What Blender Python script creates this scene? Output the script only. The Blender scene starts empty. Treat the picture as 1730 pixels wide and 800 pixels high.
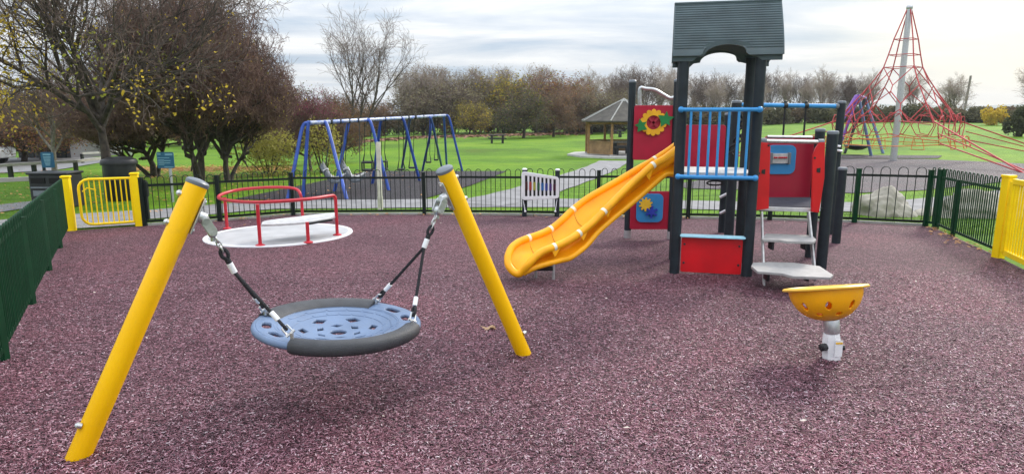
import bpy, bmesh, math, random
from math import radians as R, sin, cos, pi, atan2, sqrt, hypot
from mathutils import Vector as V, Matrix as M, noise as mnoise
S = bpy.context.scene
COL = S.collection
# ---------------------------------------------------------------- camera
F, CX, CY, HC = 1100.0, 865.0, 400.0, 1.6
TH = math.atan((CY-195)/F)
cam = bpy.data.objects.new('camera', bpy.data.cameras.new('camera'))
COL.objects.link(cam); S.camera = cam
cam.location = (0, 0, HC); cam.rotation_euler = (pi/2-TH, 0, 0)
cam.data.sensor_width = 36; cam.data.lens = 36*F/1730
cam.data.clip_start = .05; cam.data.clip_end = 9000
# ---------------------------------------------------------------- world
SUN_AZ, SUN_EL = R(40), R(32)          # azimuth clockwise from +Y (towards the right of the view)
w = bpy.data.worlds.new('World'); S.world = w; w.use_nodes = True
nt = w.node_tree; N = nt.nodes; L = nt.links; N.clear()
def nn(t, **k):
    n = N.new(t)
    for a, b in k.items(): setattr(n, a, b)
    return n
out = nn('ShaderNodeOutputWorld'); bg = nn('ShaderNodeBackground'); bg.inputs[1].default_value = .1
sky = nn('ShaderNodeTexSky', sky_type='NISHITA', sun_disc=False, sun_elevation=SUN_EL, sun_rotation=SUN_AZ)
tc = nn('ShaderNodeTexCoord'); sp = nn('ShaderNodeSeparateXYZ'); L.new(tc.outputs['Generated'], sp.inputs[0])
def wm(op, a, b=None, c=None, clamp=False):
    n = nn('ShaderNodeMath', operation=op, use_clamp=clamp)
    for i, x in enumerate((a, b, c)):
        if x is None: continue
        if isinstance(x, (int, float)): n.inputs[i].default_value = x
        else: L.new(x, n.inputs[i])
    return n.outputs[0]
zz = wm('MAXIMUM', sp.outputs[2], 0.0); den = wm('ADD', zz, .09)
cx = wm('DIVIDE', sp.outputs[0], den); cy = wm('DIVIDE', sp.outputs[1], den)
cb = nn('ShaderNodeCombineXYZ'); L.new(wm('MULTIPLY', cx, .55), cb.inputs[0]); L.new(wm('MULTIPLY', cy, 1.0), cb.inputs[1])
n1 = nn('ShaderNodeTexNoise'); n1.inputs['Scale'].default_value = .8; n1.inputs['Detail'].default_value = 9; n1.inputs['Roughness'].default_value = .58
n1.inputs['Distortion'].default_value = .35
L.new(cb.outputs[0], n1.inputs['Vector'])
rp = nn('ShaderNodeValToRGB'); e = rp.color_ramp.elements
e[0].position = .36; e[0].color = (.34, .46, .60, 1); e[1].position = .64; e[1].color = (.98, .965, .95, 1)
m_ = e.new(.47); m_.color = (.58, .635, .71, 1); m_ = e.new(.55); m_.color = (.76, .78, .81, 1)
L.new(n1.outputs['Fac'], rp.inputs[0])
# the veiled sun: a warm glow in the cloud around its direction
vm = nn('ShaderNodeVectorMath', operation='DOT_PRODUCT'); L.new(tc.outputs['Generated'], vm.inputs[0])
g_az, g_el = R(38.5), R(5)
vm.inputs[1].default_value = (sin(g_az)*cos(g_el), cos(g_az)*cos(g_el), sin(g_el))
gl = wm('POWER', wm('MAXIMUM', vm.outputs['Value'], 0.0), 45.0)
mxg = nn('ShaderNodeMix', data_type='RGBA', blend_type='MIX'); L.new(wm('MULTIPLY', gl, .8), mxg.inputs[0]); L.new(rp.outputs[0], mxg.inputs[6])
mxg.inputs[7].default_value = (1.05, .95, .70, 1)
# overcast gain: brighter overhead than at the horizon
gain = wm('MULTIPLY_ADD', wm('POWER', zz, .9), 18.0, 5.9)
vs = nn('ShaderNodeVectorMath', operation='SCALE'); L.new(mxg.outputs[2], vs.inputs[0]); L.new(gain, vs.inputs['Scale'])
mxs = nn('ShaderNodeMix', data_type='RGBA'); mxs.inputs[0].default_value = .92
L.new(sky.outputs[0], mxs.inputs[6]); L.new(vs.outputs[0], mxs.inputs[7])
L.new(mxs.outputs[2], bg.inputs[0]); L.new(bg.outputs[0], out.inputs[0])
# ---------------------------------------------------------------- sun
sd = bpy.data.lights.new('sun', 'SUN'); sd.energy = 2.0; sd.angle = R(12); sd.color = (1, .93, .82)
so = bpy.data.objects.new('sun', sd); COL.objects.link(so)
dirs = V((sin(SUN_AZ)*cos(SUN_EL), cos(SUN_AZ)*cos(SUN_EL), sin(SUN_EL)))
so.rotation_euler = dirs.to_track_quat('Z', 'Y').to_euler(); so.location = (20, 20, 30)
S.view_settings.view_transform = 'Standard'; S.view_settings.look = 'None'
S.view_settings.exposure = 0.55; S.view_settings.gamma = 1
# ---------------------------------------------------------------- pixel -> world
cT, sT = cos(TH), sin(TH)
def lerp(a, b, t): return a+(b-a)*t
def interp(x, tab):
    if x <= tab[0][0]: return tab[0][1]
    for (x0, y0), (x1, y1) in zip(tab, tab[1:]):
        if x <= x1: return lerp(y0, y1, (x-x0)/(x1-x0))
    return tab[-1][1]
ZF = [(-.75, -1.9), (-.3, -2.1), (-.1, -1.1), (.12, -1.0), (.25, -.6), (.45, .55), (1, .6)]
def zg(x, y):
    if y < 14: return -.03*y
    if y <= 37: return -.42-.018*(y-14)
    zf = interp(x/y, ZF); z0 = -.834
    if y < 100:
        t = (y-37)/63
        return lerp(z0, zf, t)
    return zf + (y-100)*.002
def ray(u, v):
    a = (u-CX)/F; b = (CY-v)/F
    return (a, cT+b*sT, -sT+b*cT)
def at(u, v, Y):
    d = ray(u, v); k = Y/d[1]; return V((d[0]*k, Y, HC+d[2]*k))
def gp(u, v):
    d = ray(u, v); lo, hi = .5, 600
    for i in range(50):
        m = (lo+hi)/2
        if HC+d[2]*m > zg(d[0]*m, d[1]*m): lo = m
        else: hi = m
    x, y = d[0]*lo, d[1]*lo
    return V((x, y, zg(x, y)))
# ---------------------------------------------------------------- materials
MATS = {}
def mat(name, col, rough=.5, metal=0, var=.12, nscale=6, bump=0, bscale=80, col2=None, spec=.5, dirt=0, trans=0):
    if name in MATS: return MATS[name]
    m = bpy.data.materials.new(name); m.use_nodes = True; t = m.node_tree
    b = t.nodes['Principled BSDF']; b.inputs['Roughness'].default_value = rough; b.inputs['Metallic'].default_value = metal
    b.inputs['Specular IOR Level'].default_value = spec
    tcn = t.nodes.new('ShaderNodeTexCoord')
    n = t.nodes.new('ShaderNodeTexNoise'); n.inputs['Scale'].default_value = nscale; n.inputs['Detail'].default_value = 6
    t.links.new(tcn.outputs['Object'], n.inputs['Vector'])
    r = t.nodes.new('ShaderNodeValToRGB'); r.color_ramp.elements[0].position = .32; r.color_ramp.elements[1].position = .68
    c2 = col2 or tuple(min(1, c*(1+var)) for c in col); c1 = col if col2 else tuple(c*(1-var) for c in col)
    r.color_ramp.elements[0].color = (*c1, 1); r.color_ramp.elements[1].color = (*c2, 1)
    t.links.new(n.outputs['Fac'], r.inputs[0])
    src = r.outputs[0]
    if dirt:
        n3 = t.nodes.new('ShaderNodeTexNoise'); n3.inputs['Scale'].default_value = nscale*3.3; n3.inputs['Detail'].default_value = 9; n3.inputs['Roughness'].default_value = .7
        t.links.new(tcn.outputs['Object'], n3.inputs['Vector'])
        r3 = t.nodes.new('ShaderNodeValToRGB'); r3.color_ramp.elements[0].position = .56; r3.color_ramp.elements[1].position = .74
        t.links.new(n3.outputs['Fac'], r3.inputs[0])
        mx = t.nodes.new('ShaderNodeMix'); mx.data_type = 'RGBA'; mx.inputs[7].default_value = (.12, .10, .08, 1)
        mm = t.nodes.new('ShaderNodeMath'); mm.operation = 'MULTIPLY'; mm.inputs[1].default_value = dirt
        t.links.new(r3.outputs[0], mm.inputs[0]); t.links.new(mm.outputs[0], mx.inputs[0]); t.links.new(src, mx.inputs[6]); src = mx.outputs[2]
    t.links.new(src, b.inputs['Base Color'])
    rr = t.nodes.new('ShaderNodeMapRange'); rr.inputs['To Min'].default_value = max(0, rough-.1); rr.inputs['To Max'].default_value = min(1, rough+.12)
    n2 = t.nodes.new('ShaderNodeTexNoise'); n2.inputs['Scale'].default_value = nscale*4; t.links.new(tcn.outputs['Object'], n2.inputs['Vector'])
    t.links.new(n2.outputs['Fac'], rr.inputs['Value']); t.links.new(rr.outputs[0], b.inputs['Roughness'])
    if bump:
        bn = t.nodes.new('ShaderNodeTexNoise'); bn.inputs['Scale'].default_value = bscale; bn.inputs['Detail'].default_value = 4
        t.links.new(tcn.outputs['Object'], bn.inputs['Vector'])
        bp = t.nodes.new('ShaderNodeBump'); bp.inputs['Strength'].default_value = bump; bp.inputs['Distance'].default_value = .02
        t.links.new(bn.outputs['Fac'], bp.inputs['Height']); t.links.new(bp.outputs[0], b.inputs['Normal'])
    if trans:
        tr = t.nodes.new('ShaderNodeBsdfTranslucent'); t.links.new(src, tr.inputs[0])
        ms = t.nodes.new('ShaderNodeMixShader'); ms.inputs[0].default_value = trans
        t.links.new(b.outputs[0], ms.inputs[1]); t.links.new(tr.outputs[0], ms.inputs[2]); t.links.new(ms.outputs[0], t.nodes['Material Output'].inputs[0])
    MATS[name] = m; return m
def base_nodes(name):
    m = bpy.data.materials.new(name); m.use_nodes = True; t = m.node_tree
    b = t.nodes['Principled BSDF']; g = t.nodes.new('ShaderNodeNewGeometry')
    def node(ty, ins={}, **k):
        n = t.nodes.new(ty)
        for a, x in k.items(): setattr(n, a, x)
        for a, x in ins.items():
            if hasattr(x, 'is_output') or isinstance(x, bpy.types.NodeSocket): t.links.new(x, n.inputs[a])
            else: n.inputs[a].default_value = x
        return n
    return m, t, b, g, node
def ramp(node, fac, stops):
    r = node('ShaderNodeValToRGB', {0: fac}); e = r.color_ramp.elements
    e[0].position, e[0].color = stops[0][0], (*stops[0][1], 1); e[1].position, e[1].color = stops[-1][0], (*stops[-1][1], 1)
    for p, c in stops[1:-1]: q = e.new(p); q.color = (*c, 1)
    return r.outputs[0]
def mulch(name, lo, mid, hi, patch):
    m, t, b, g, node = base_nodes(name)
    P = g.outputs['Position']
    wn = node('ShaderNodeTexNoise', {'Vector': P, 'Scale': 22.0, 'Detail': 2.0})
    wv = node('ShaderNodeVectorMath', {0: wn.outputs['Color'], 1: (.5, .5, .5)}, operation='SUBTRACT')
    wv2 = node('ShaderNodeVectorMath', {0: wv.outputs[0], 'Scale': .05}, operation='SCALE')
    Pw = node('ShaderNodeVectorMath', {0: P, 1: wv2.outputs[0]}, operation='ADD').outputs[0]
    outs = []
    for ang, sx, sy in ((.35, 70., 130.), (1.45, 62., 150.), (-.75, 66., 140.)):
        mp = node('ShaderNodeMapping', {'Vector': Pw, 'Rotation': (0, 0, ang), 'Scale': (sx, sy, 40.)})
        outs.append(node('ShaderNodeTexVoronoi', {'Vector': mp.outputs[0], 'Scale': 1.0}))
    sel = node('ShaderNodeTexNoise', {'Vector': P, 'Scale': 55.0, 'Detail': 1.0}).outputs['Fac']
    s1 = node('ShaderNodeMapRange', {'Value': sel, 'From Min': .46, 'From Max': .5}).outputs[0]
    s2 = node('ShaderNodeMapRange', {'Value': sel, 'From Min': .54, 'From Max': .58}).outputs[0]
    def pick(k):
        a = node('ShaderNodeMix', {0: s1, 6: outs[0].outputs[k], 7: outs[1].outputs[k]}, data_type='RGBA') if k == 'Color' else node('ShaderNodeMix', {0: s1, 2: outs[0].outputs[k], 3: outs[1].outputs[k]})
        if k == 'Color': return node('ShaderNodeMix', {0: s2, 6: a.outputs[2], 7: outs[2].outputs[k]}, data_type='RGBA').outputs[2]
        return node('ShaderNodeMix', {0: s2, 2: a.outputs[0], 3: outs[2].outputs[k]}).outputs[0]
    col = pick('Color'); dist = pick('Distance')
    sx = node('ShaderNodeSeparateColor', {0: col}).outputs[0]
    c = ramp(node, sx, [(0, lo), (.30, lo), (.55, mid), (.80, tuple(a*.6+b_*.4 for a, b_ in zip(mid, hi))), (1, hi)])
    pn = node('ShaderNodeTexNoise', {'Vector': P, 'Scale': .55, 'Detail': 5.0, 'Roughness': .6}).outputs['Fac']
    pf = ramp(node, pn, [(.3, (1.12, .90, .94)), (.5, (.95, .93, .94)), (.72, patch)])
    c2 = node('ShaderNodeMix', {0: 1.0, 6: c, 7: pf}, data_type='RGBA', blend_type='MULTIPLY').outputs[2]
    mn = node('ShaderNodeTexNoise', {'Vector': P, 'Scale': 16.0, 'Detail': 6.0, 'Roughness': .75}).outputs['Fac']
    mf = ramp(node, mn, [(.38, (.66, .62, .64)), (.62, (1.28, 1.24, 1.26))])
    c2 = node('ShaderNodeMix', {0: 1.0, 6: c2, 7: mf}, data_type='RGBA', blend_type='MULTIPLY').outputs[2]
    t.links.new(c2, b.inputs['Base Color']); b.inputs['Roughness'].default_value = .7; b.inputs['Specular IOR Level'].default_value = .3
    dd = node('ShaderNodeMath', {0: sx, 1: dist}, operation='SUBTRACT').outputs[0]
    bp = node('ShaderNodeBump', {'Height': dd, 'Strength': .95, 'Distance': .016})
    t.links.new(bp.outputs[0], b.inputs['Normal'])
    return m
def grass_mat(name):
    m, t, b, g, node = base_nodes(name)
    P = g.outputs['Position']
    a = node('ShaderNodeTexNoise', {'Vector': P, 'Scale': .12, 'Detail': 6.0, 'Roughness': .6}).outputs['Fac']
    mp = node('ShaderNodeMapping', {'Vector': P, 'Scale': (.5, 1.6, 1)})
    a2 = node('ShaderNodeTexNoise', {'Vector': mp.outputs[0], 'Scale': 1.6, 'Detail': 7.0, 'Roughness': .7}).outputs['Fac']
    a3 = node('ShaderNodeTexNoise', {'Vector': P, 'Scale': 26.0, 'Detail': 4.0}).outputs['Fac']
    c = ramp(node, a, [(.24, (.115, .13, .018)), (.36, (.078, .165, .008)), (.5, (.115, .24, .009)), (.7, (.185, .30, .016))])
    f2 = ramp(node, a2, [(.3, (.50, .56, .5)), (.5, (.92, .95, .9)), (.7, (1.35, 1.2, 1.0))])
    f3 = ramp(node, a3, [(.3, (.6, .62, .6)), (.7, (1.3, 1.25, 1.1))])
    c = node('ShaderNodeMix', {0: 1.0, 6: c, 7: f2}, data_type='RGBA', blend_type='MULTIPLY').outputs[2]
    c = node('ShaderNodeMix', {0: 1.0, 6: c, 7: f3}, data_type='RGBA', blend_type='MULTIPLY').outputs[2]
    t.links.new(c, b.inputs['Base Color']); b.inputs['Roughness'].default_value = .8; b.inputs['Specular IOR Level'].default_value = .15
    bp = node('ShaderNodeBump', {'Height': a3, 'Strength': .8, 'Distance': .05}); t.links.new(bp.outputs[0], b.inputs['Normal'])
    return m
m_mulch = mulch('plum_rubber_mulch', (.012, .003, .006), (.180, .058, .082), (.52, .31, .36), (.66, .52, .60))
m_mulch2 = mulch('grey_rubber_mulch', (.012, .011, .013), (.050, .046, .054), (.13, .12, .135), (.8, .8, .8))
m_mulch3 = mulch('light_grey_rubber_mulch', (.04, .036, .04), (.13, .118, .13), (.32, .30, .32), (.8, .8, .8))
m_grass = grass_mat('lawn_grass')
m_path = mat('path_tarmac', (.22, .215, .22), .85, var=.2, nscale=3, bump=.5, bscale=120, dirt=.25)
m_conc = mat('pale_concrete', (.42, .41, .39), .8, var=.15, nscale=3, bump=.3)
m_slate = mat('charcoal_painted_post', (.017, .024, .031), .5, spec=.3, var=.2, nscale=9, dirt=.12, bump=.1, bscale=30)
m_roofp = mat('weathered_grey_plastic', (.060, .088, .100), .55, var=.2, nscale=5, dirt=.3)
m_red = mat('red_panel', (.60, .004, .010), .38, var=.12, nscale=4, dirt=.10)
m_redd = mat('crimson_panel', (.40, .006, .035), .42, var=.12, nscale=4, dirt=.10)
m_redr = mat('red_painted_tube', (.50, .02, .035), .35, var=.1, nscale=14, dirt=.1)
m_blue = mat('blue_painted_tube', (.035, .27, .62), .32, var=.12, nscale=9, dirt=.1)
m_bluep = mat('blue_panel', (.03, .22, .50), .4, var=.1, nscale=5, dirt=.1)
m_sblue = mat('swing_blue_paint', (.035, .09, .40), .35, var=.25, nscale=3, dirt=.2)
m_seat = mat('blue_seat_rubber', (.125, .185, .305), .45, var=.12, nscale=5, dirt=.18, bump=.08, bscale=60)
m_blk = mat('black_rubber', (.016, .017, .02), .45, var=.3, nscale=12, bump=.12, bscale=120)
m_bump = mat('grey_rubber_bumper', (.045, .047, .054), .62, var=.2, nscale=12, bump=.25, bscale=160, dirt=.2)
m_blkm = mat('black_painted_metal', (.010, .014, .014), .4, var=.3, nscale=9)
m_rope = mat('black_rope', (.018, .018, .022), .8, var=.4, nscale=90, bump=.6, bscale=200)
m_yel = mat('yellow_painted_metal', (1.0, .53, .0), .4, spec=.3, var=.04, nscale=3, dirt=.14, bump=.05, bscale=40)
m_yelg = mat('yellow_gate_paint', (1.0, .66, .0), .42, spec=.3, var=.06, nscale=4, dirt=.14)
m_org = mat('orange_yellow_plastic', (.92, .40, .004), .42, spec=.35, var=.10, nscale=4, dirt=.16, bump=.05, bscale=50)
m_orgl = mat('yellow_plastic_rim', (.85, .50, .06), .4, var=.1, nscale=6)
m_grn = mat('green_fence_paint', (.002, .034, .013), .5, spec=.2, var=.2, nscale=6)
m_grnd = mat('dark_fence_paint', (.004, .010, .008), .5, spec=.3, var=.2, nscale=6)
m_gal = mat('galvanised_steel', (.52, .53, .54), .38, metal=.75, var=.15, nscale=20, dirt=.2)
m_steel = mat('brushed_steel', (.60, .60, .60), .3, metal=.85, var=.15, nscale=30)
m_wht = mat('white_plastic', (.78, .78, .80), .4, var=.05, nscale=8, dirt=.12)
m_ally = mat('tread_plate', (.33, .32, .315), .65, metal=.1, var=.12, nscale=14, dirt=.3)
m_deck = mat('deck_laminate', (.50, .50, .50), .5, var=.15, nscale=14, dirt=.4)
m_deckd = mat('dark_deck', (.06, .06, .075), .85, spec=.08, var=.2, nscale=14)
m_cap = mat('grey_cap_plastic', (.16, .18, .21), .38, var=.12, nscale=9)
m_wood = mat('weathered_oak', (.27, .15, .06), .8, var=.3, nscale=5, bump=.3)
m_woodg = mat('grey_timber', (.20, .19, .17), .85, var=.3, nscale=8, bump=.3)
m_shin = mat('shingle_roof', (.065, .058, .048), .85, var=.35, nscale=3, bump=.6, bscale=20)
m_netr = mat('red_net_rope', (.46, .055, .06), .7, var=.25, nscale=9)
m_neto = mat('orange_net_rope', (.60, .16, .03), .7, var=.25, nscale=9)
m_purp = mat('purple_painted_tube', (.20, .08, .40), .4, var=.15, nscale=9)
m_pblue = mat('slate_blue_painted_tube', (.11, .17, .32), .4, var=.15, nscale=9)
m_sign = mat('blue_sign_face', (.012, .10, .19), .4, var=.1, nscale=9)
m_signl = mat('pale_sign_print', (.18, .36, .45), .5, var=.1, nscale=20)
m_stone = mat('boulder_stone', (.25, .23, .185), .9, var=.3, nscale=2.5, bump=1.0, bscale=9, dirt=.5, col2=(.40, .37, .31))
m_bark = mat('dark_bark', (.028, .022, .018), .9, nscale=9, bump=.8, bscale=30, col2=(.085, .068, .052))
m_barkg = mat('grey_bark', (.11, .095, .08), .9, nscale=6, bump=.6, bscale=30, col2=(.21, .19, .16))
m_twig = mat('brown_twigs', (.075, .050, .042), .9, nscale=.8, col2=(.17, .12, .095))
m_twigr = mat('reddish_twigs', (.070, .038, .034), .9, nscale=.8, col2=(.23, .14, .105))
m_twigl = mat('pale_twigs', (.26, .20, .165), .9, nscale=.5, col2=(.40, .33, .27))
def leafm(n, a, b_, sc=1.2): return mat(n, a, .7, nscale=sc, col2=b_, trans=.35, spec=.2)
m_lyel = leafm('yellow_leaves', (.42, .30, .03), (.72, .52, .06), 3)
m_lolv = leafm('olive_leaves', (.15, .145, .030), (.38, .33, .06))
m_lrus = leafm('rust_leaves', (.17, .075, .035), (.36, .19, .08))
m_lbrn = leafm('brown_leaves', (.11, .078, .045), (.24, .17, .095))
m_ldrk = leafm('dark_green_leaves', (.045, .055, .026), (.10, .11, .045))
m_lpur = leafm('plum_leaves', (.16, .025, .07), (.34, .06, .14))
m_lgry = leafm('grey_olive_leaves', (.15, .13, .075), (.30, .26, .15))
m_litter = leafm('orange_leaf_litter', (.42, .17, .05), (.70, .42, .20), 4)
m_blade = leafm('grass_blades', (.08, .17, .014), (.19, .30, .03), .9)
# ---------------------------------------------------------------- mesh builder
def frame(d):
    d = V(d).normalized(); a = V((0, 0, 1)) if abs(d.z) < .9 else V((1, 0, 0))
    x = a.cross(d).normalized(); return x, d.cross(x), d
class MB:
    def __init__(s): s.v = []; s.f = []
    def add(s, vs, fs):
        o = len(s.v); s.v += [tuple(p) for p in vs]; s.f += [tuple(i+o for i in f) for f in fs]; return s
    def tube(s, pts, r, n=10, caps=True, closed=False):
        pts = [V(p) for p in pts]; m = len(pts); rs = r if isinstance(r, (list, tuple)) else [r]*m
        vs = []; fs = []; x = None
        for i, p in enumerate(pts):
            if closed: t = pts[(i+1) % m]-pts[i-1]
            else: t = pts[min(i+1, m-1)]-pts[max(i-1, 0)]
            t = t.normalized() if t.length > 1e-9 else V((0, 0, 1))
            if x is None: x = frame(t)[0]
            x = (x-t*x.dot(t)); x = x.normalized() if x.length > 1e-6 else frame(t)[0]
            y = t.cross(x)
            for k in range(n):
                a = 2*pi*k/n; vs.append(p+(x*cos(a)+y*sin(a))*rs[i])
        for i in range(m if closed else m-1):
            j = (i+1) % m
            for k in range(n):
                k2 = (k+1) % n; fs.append((i*n+k, i*n+k2, j*n+k2, j*n+k))
        if caps and not closed: fs.append(tuple(range(n-1, -1, -1))); fs.append(tuple((m-1)*n+k for k in range(n)))
        return s.add(vs, fs)
    def box(s, c, size, rz=0, mt=None):
        c = V(c); a, b, d = [q/2 for q in size]
        Rm = mt or M.Rotation(rz, 3, 'Z')
        vs = [c+Rm @ V((i*a, j*b, k*d)) for k in (-1, 1) for j in (-1, 1) for i in (-1, 1)]
        return s.add(vs, [(0, 2, 3, 1), (4, 5, 7, 6), (0, 1, 5, 4), (2, 6, 7, 3), (0, 4, 6, 2), (1, 3, 7, 5)])
    def beam(s, p, q, wd, h, up=(0, 0, 1)):
        p, q = V(p), V(q); d = (q-p); l = d.length; d.normalize(); x = d.cross(V(up)).normalized(); z = x.cross(d)
        mt = M((x, d, z)).transposed()
        return s.box((p+q)/2, (wd, l, h), mt=mt)
    def prism(s, poly, o, ax, ay, th):
        o, ax, ay = V(o), V(ax).normalized(), V(ay).normalized(); nrm = ax.cross(ay)
        n = len(poly)
        vs = [o+ax*a+ay*b+nrm*(k*th/2) for k in (-1, 1) for a, b in poly]
        fs = [tuple(range(n-1, -1, -1)), tuple(range(n, 2*n))]+[(i, (i+1) % n, n+(i+1) % n, n+i) for i in range(n)]
        return s.add(vs, fs)
    def lathe(s, prof, n=24, c=(0, 0, 0), ax=(0, 0, 1)):
        x, y, z = frame(ax); c = V(c); m = len(prof)
        vs = [c+(x*cos(2*pi*k/n)+y*sin(2*pi*k/n))*r+z*h for r, h in prof for k in range(n)]
        fs = [(i*n+k, i*n+(k+1) % n, (i+1)*n+(k+1) % n, (i+1)*n+k) for i in range(m-1) for k in range(n)]
        if prof[0][0] > 1e-6: fs.append(tuple(range(n-1, -1, -1)))
        if prof[-1][0] > 1e-6: fs.append(tuple((m-1)*n+k for k in range(n)))
        return s.add(vs, fs)
    def ell(s, c, r, n=12):
        prof = [(max(1e-5, sin(pi*i/8)), -cos(pi*i/8)) for i in range(9)]
        rr = r if isinstance(r, (tuple, list)) else (r, r, r)
        o = len(s.v); s.lathe(prof, n)
        s.v[o:] = [(c[0]+p[0]*rr[0], c[1]+p[1]*rr[1], c[2]+p[2]*rr[2]) for p in s.v[o:]]
        return s
def rrect(w_, h_, r, n=5, cx=0, cy=0):
    o = []
    for sx, sy, a0 in ((1, 1, 0), (-1, 1, 90), (-1, -1, 180), (1, -1, 270)):
        for i in range(n+1):
            a = R(a0+90*i/n); o.append((cx+sx*(w_/2-r)+r*cos(a), cy+sy*(h_/2-r)+r*sin(a)))
    return o
ORG = [V((0, 0, 0))]
def mesh(name, mb, sharp=38, org=None):
    o = V(org) if org is not None else ORG[0]
    me = bpy.data.meshes.new(name); me.from_pydata([(p[0]-o[0], p[1]-o[1], p[2]-o[2]) for p in mb.v], [], mb.f)
    if sharp: me.shade_smooth(); me.set_sharp_from_angle(angle=R(sharp))
    me.update(); return me
def part(name, mb, m, parent=None, label=None, bev=0, sharp=38):
    ob = bpy.data.objects.new(name, mesh(name, mb, sharp)); COL.objects.link(ob)
    ob.data.materials.append(m)
    if parent: ob.parent = parent
    else: ob.location = ORG[0]
    if label: ob['label'] = label
    if bev:
        b = ob.modifiers.new('bevel', 'BEVEL'); b.width = bev; b.segments = 2; b.limit_method = 'ANGLE'; b.angle_limit = R(50)
    return ob
def thing(name, label, cat, loc=(0, 0, 0), group=None, rz=0):
    o = bpy.data.objects.new(name, None); COL.objects.link(o); o.location = loc; o.rotation_euler[2] = rz
    o.empty_display_size = .1
    o['label'] = label; o['category'] = cat
    if group: o['group'] = group
    ORG[0] = V(loc) if rz == 0 else V((0, 0, 0))
    return o
def single(name, mb, m, label, cat, loc, group=None, sharp=38, bev=0):
    ORG[0] = V(loc); o = part(name, mb, m, None, label, bev, sharp); o['category'] = cat
    if group: o['group'] = group
    return o
def struct(name, mb, m, kind='structure', sharp=0):
    ORG[0] = V((0, 0, 0)); o = part(name, mb, m, None, None, 0, sharp); o['kind'] = kind; return o
def dup(root, loc, rz=None, sc=None, label=None, group=None, mats=None):
    def cp(o, par):
        c = o.copy(); COL.objects.link(c)
        if par: c.parent = par
        for ch in [q for q in o.children]: cp(ch, c)
        return c
    r = cp(root, None); r.location = loc
    if rz is not None: r.rotation_euler[2] = rz
    if sc is not None: r.scale = sc if isinstance(sc, (tuple, list)) else (sc, sc, sc)
    if label: r['label'] = label
    if group: r['group'] = group
    return r
def arc(c, r, a0, a1, n, ax=(1, 0, 0), ay=(0, 1, 0)):
    return [V(c)+V(ax)*r*cos(R(lerp(a0, a1, i/n)))+V(ay)*r*sin(R(lerp(a0, a1, i/n))) for i in range(n+1)]
def catmull(P, k=6):
    P = [V(p) for p in P]; o = []
    Q = [P[0]*2-P[1]]+P+[P[-1]*2-P[-2]]
    for i in range(1, len(Q)-2):
        for j in range(k):
            t = j/k; a, b, c, d = Q[i-1:i+3]
            o.append(.5*((2*b)+(c-a)*t+(2*a-5*b+4*c-d)*t*t+(3*b-a-3*c+d)*t**3))
    o.append(P[-1]); return o
# ================================================================ SETTING
def ground():
    mb = MB(); ys = [-12, -6, 0, 4, 8, 11, 14, 18, 22, 26, 30, 34, 37, 42, 48, 55, 63, 72, 80, 88, 95, 100, 115, 135, 160, 200, 260, 350, 500, 800, 1400, 2600]
    K = 61
    for y in ys:
        for i in range(K):
            s = -1.6+3.2*i/(K-1); W = max(30, abs(y)); x = s*W*1.0
            mb.v.append((x, y, zg(x, y) if y > 0 else -.03*y))
    for j in range(len(ys)-1):
        for i in range(K-1): a = j*K+i; mb.f.append((a, a+1, a+K+1, a+K))
    return struct('lawn', mb, m_grass, sharp=60)
ground()
def drape(name, poly, m, off, cuts=(14, 37), grid=None):
    bm = bmesh.new(); vs = [bm.verts.new((p[0], p[1], 0)) for p in poly]; bm.faces.new(vs)
    for y in cuts: bmesh.ops.bisect_plane(bm, geom=bm.verts[:]+bm.edges[:]+bm.faces[:], plane_co=(0, y, 0), plane_no=(0, 1, 0))
    bmesh.ops.triangulate(bm, faces=bm.faces[:])
    for v in bm.verts: v.co.z = zg(v.co.x, v.co.y)+off
    bm.normal_update()
    for f in bm.faces:
        if f.normal.z < 0: f.normal_flip()
    me = bpy.data.meshes.new(name); bm.to_mesh(me); bm.free(); me.materials.append(m)
    o = bpy.data.objects.new(name, me); COL.objects.link(o); o['kind'] = 'structure'; return o
def ribbon(name, P, wd, m, off):
    P = catmull([(p[0], p[1], 0) for p in P], 8); mb = MB()
    # resample so rows fall where the terrain creases
    for i, p in enumerate(P):
        t = (P[min(i+1, len(P)-1)]-P[max(i-1, 0)]).normalized(); nr = V((-t.y, t.x, 0))
        for s_ in (-1, -.5, 0, .5, 1):
            q = p+nr*s_*wd/2*(1+.03*sin(i*1.3+s_)); mb.v.append((q.x, q.y, zg(q.x, q.y)+off))
    for i in range(len(P)-1):
        for k in range(4): a = i*5+k; mb.f.append((a, a+5, a+6, a+1))
    o = struct(name, mb, m, sharp=60)
    for f in o.data.polygons:
        if f.normal.z < 0: o.data.flip_normals(); break
    return o
FB = [gp(u, v) for u, v in ((245, 382), (372, 374), (496, 364), (717, 363), (885, 364.5), (1010, 367), (1162, 369.5), (1300, 372), (1443, 376.5), (1563, 382.5))]
LG0, LG1 = gp(122, 390), gp(236, 382)
LF1 = gp(116, 391); LF0 = gp(8, 608); dL = (LF0-LF1).normalized()
LFend = LF1+dL*11.5
RF0, RF1 = gp(1580, 386), gp(1678, 430)
RG0, RG1 = gp(1690, 436), gp(1742, 462)
dR = (RG1-RG0).normalized(); REnd = RG0+dR*9
play = [LFend-V((.15, 0, 0)), LF1-V((.13, 0, 0)), LG0, LG1]+FB+[RF0, RF1, RG0, REnd]
drape('play_surface', [(p.x, p.y) for p in play], m_mulch, .008)
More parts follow.
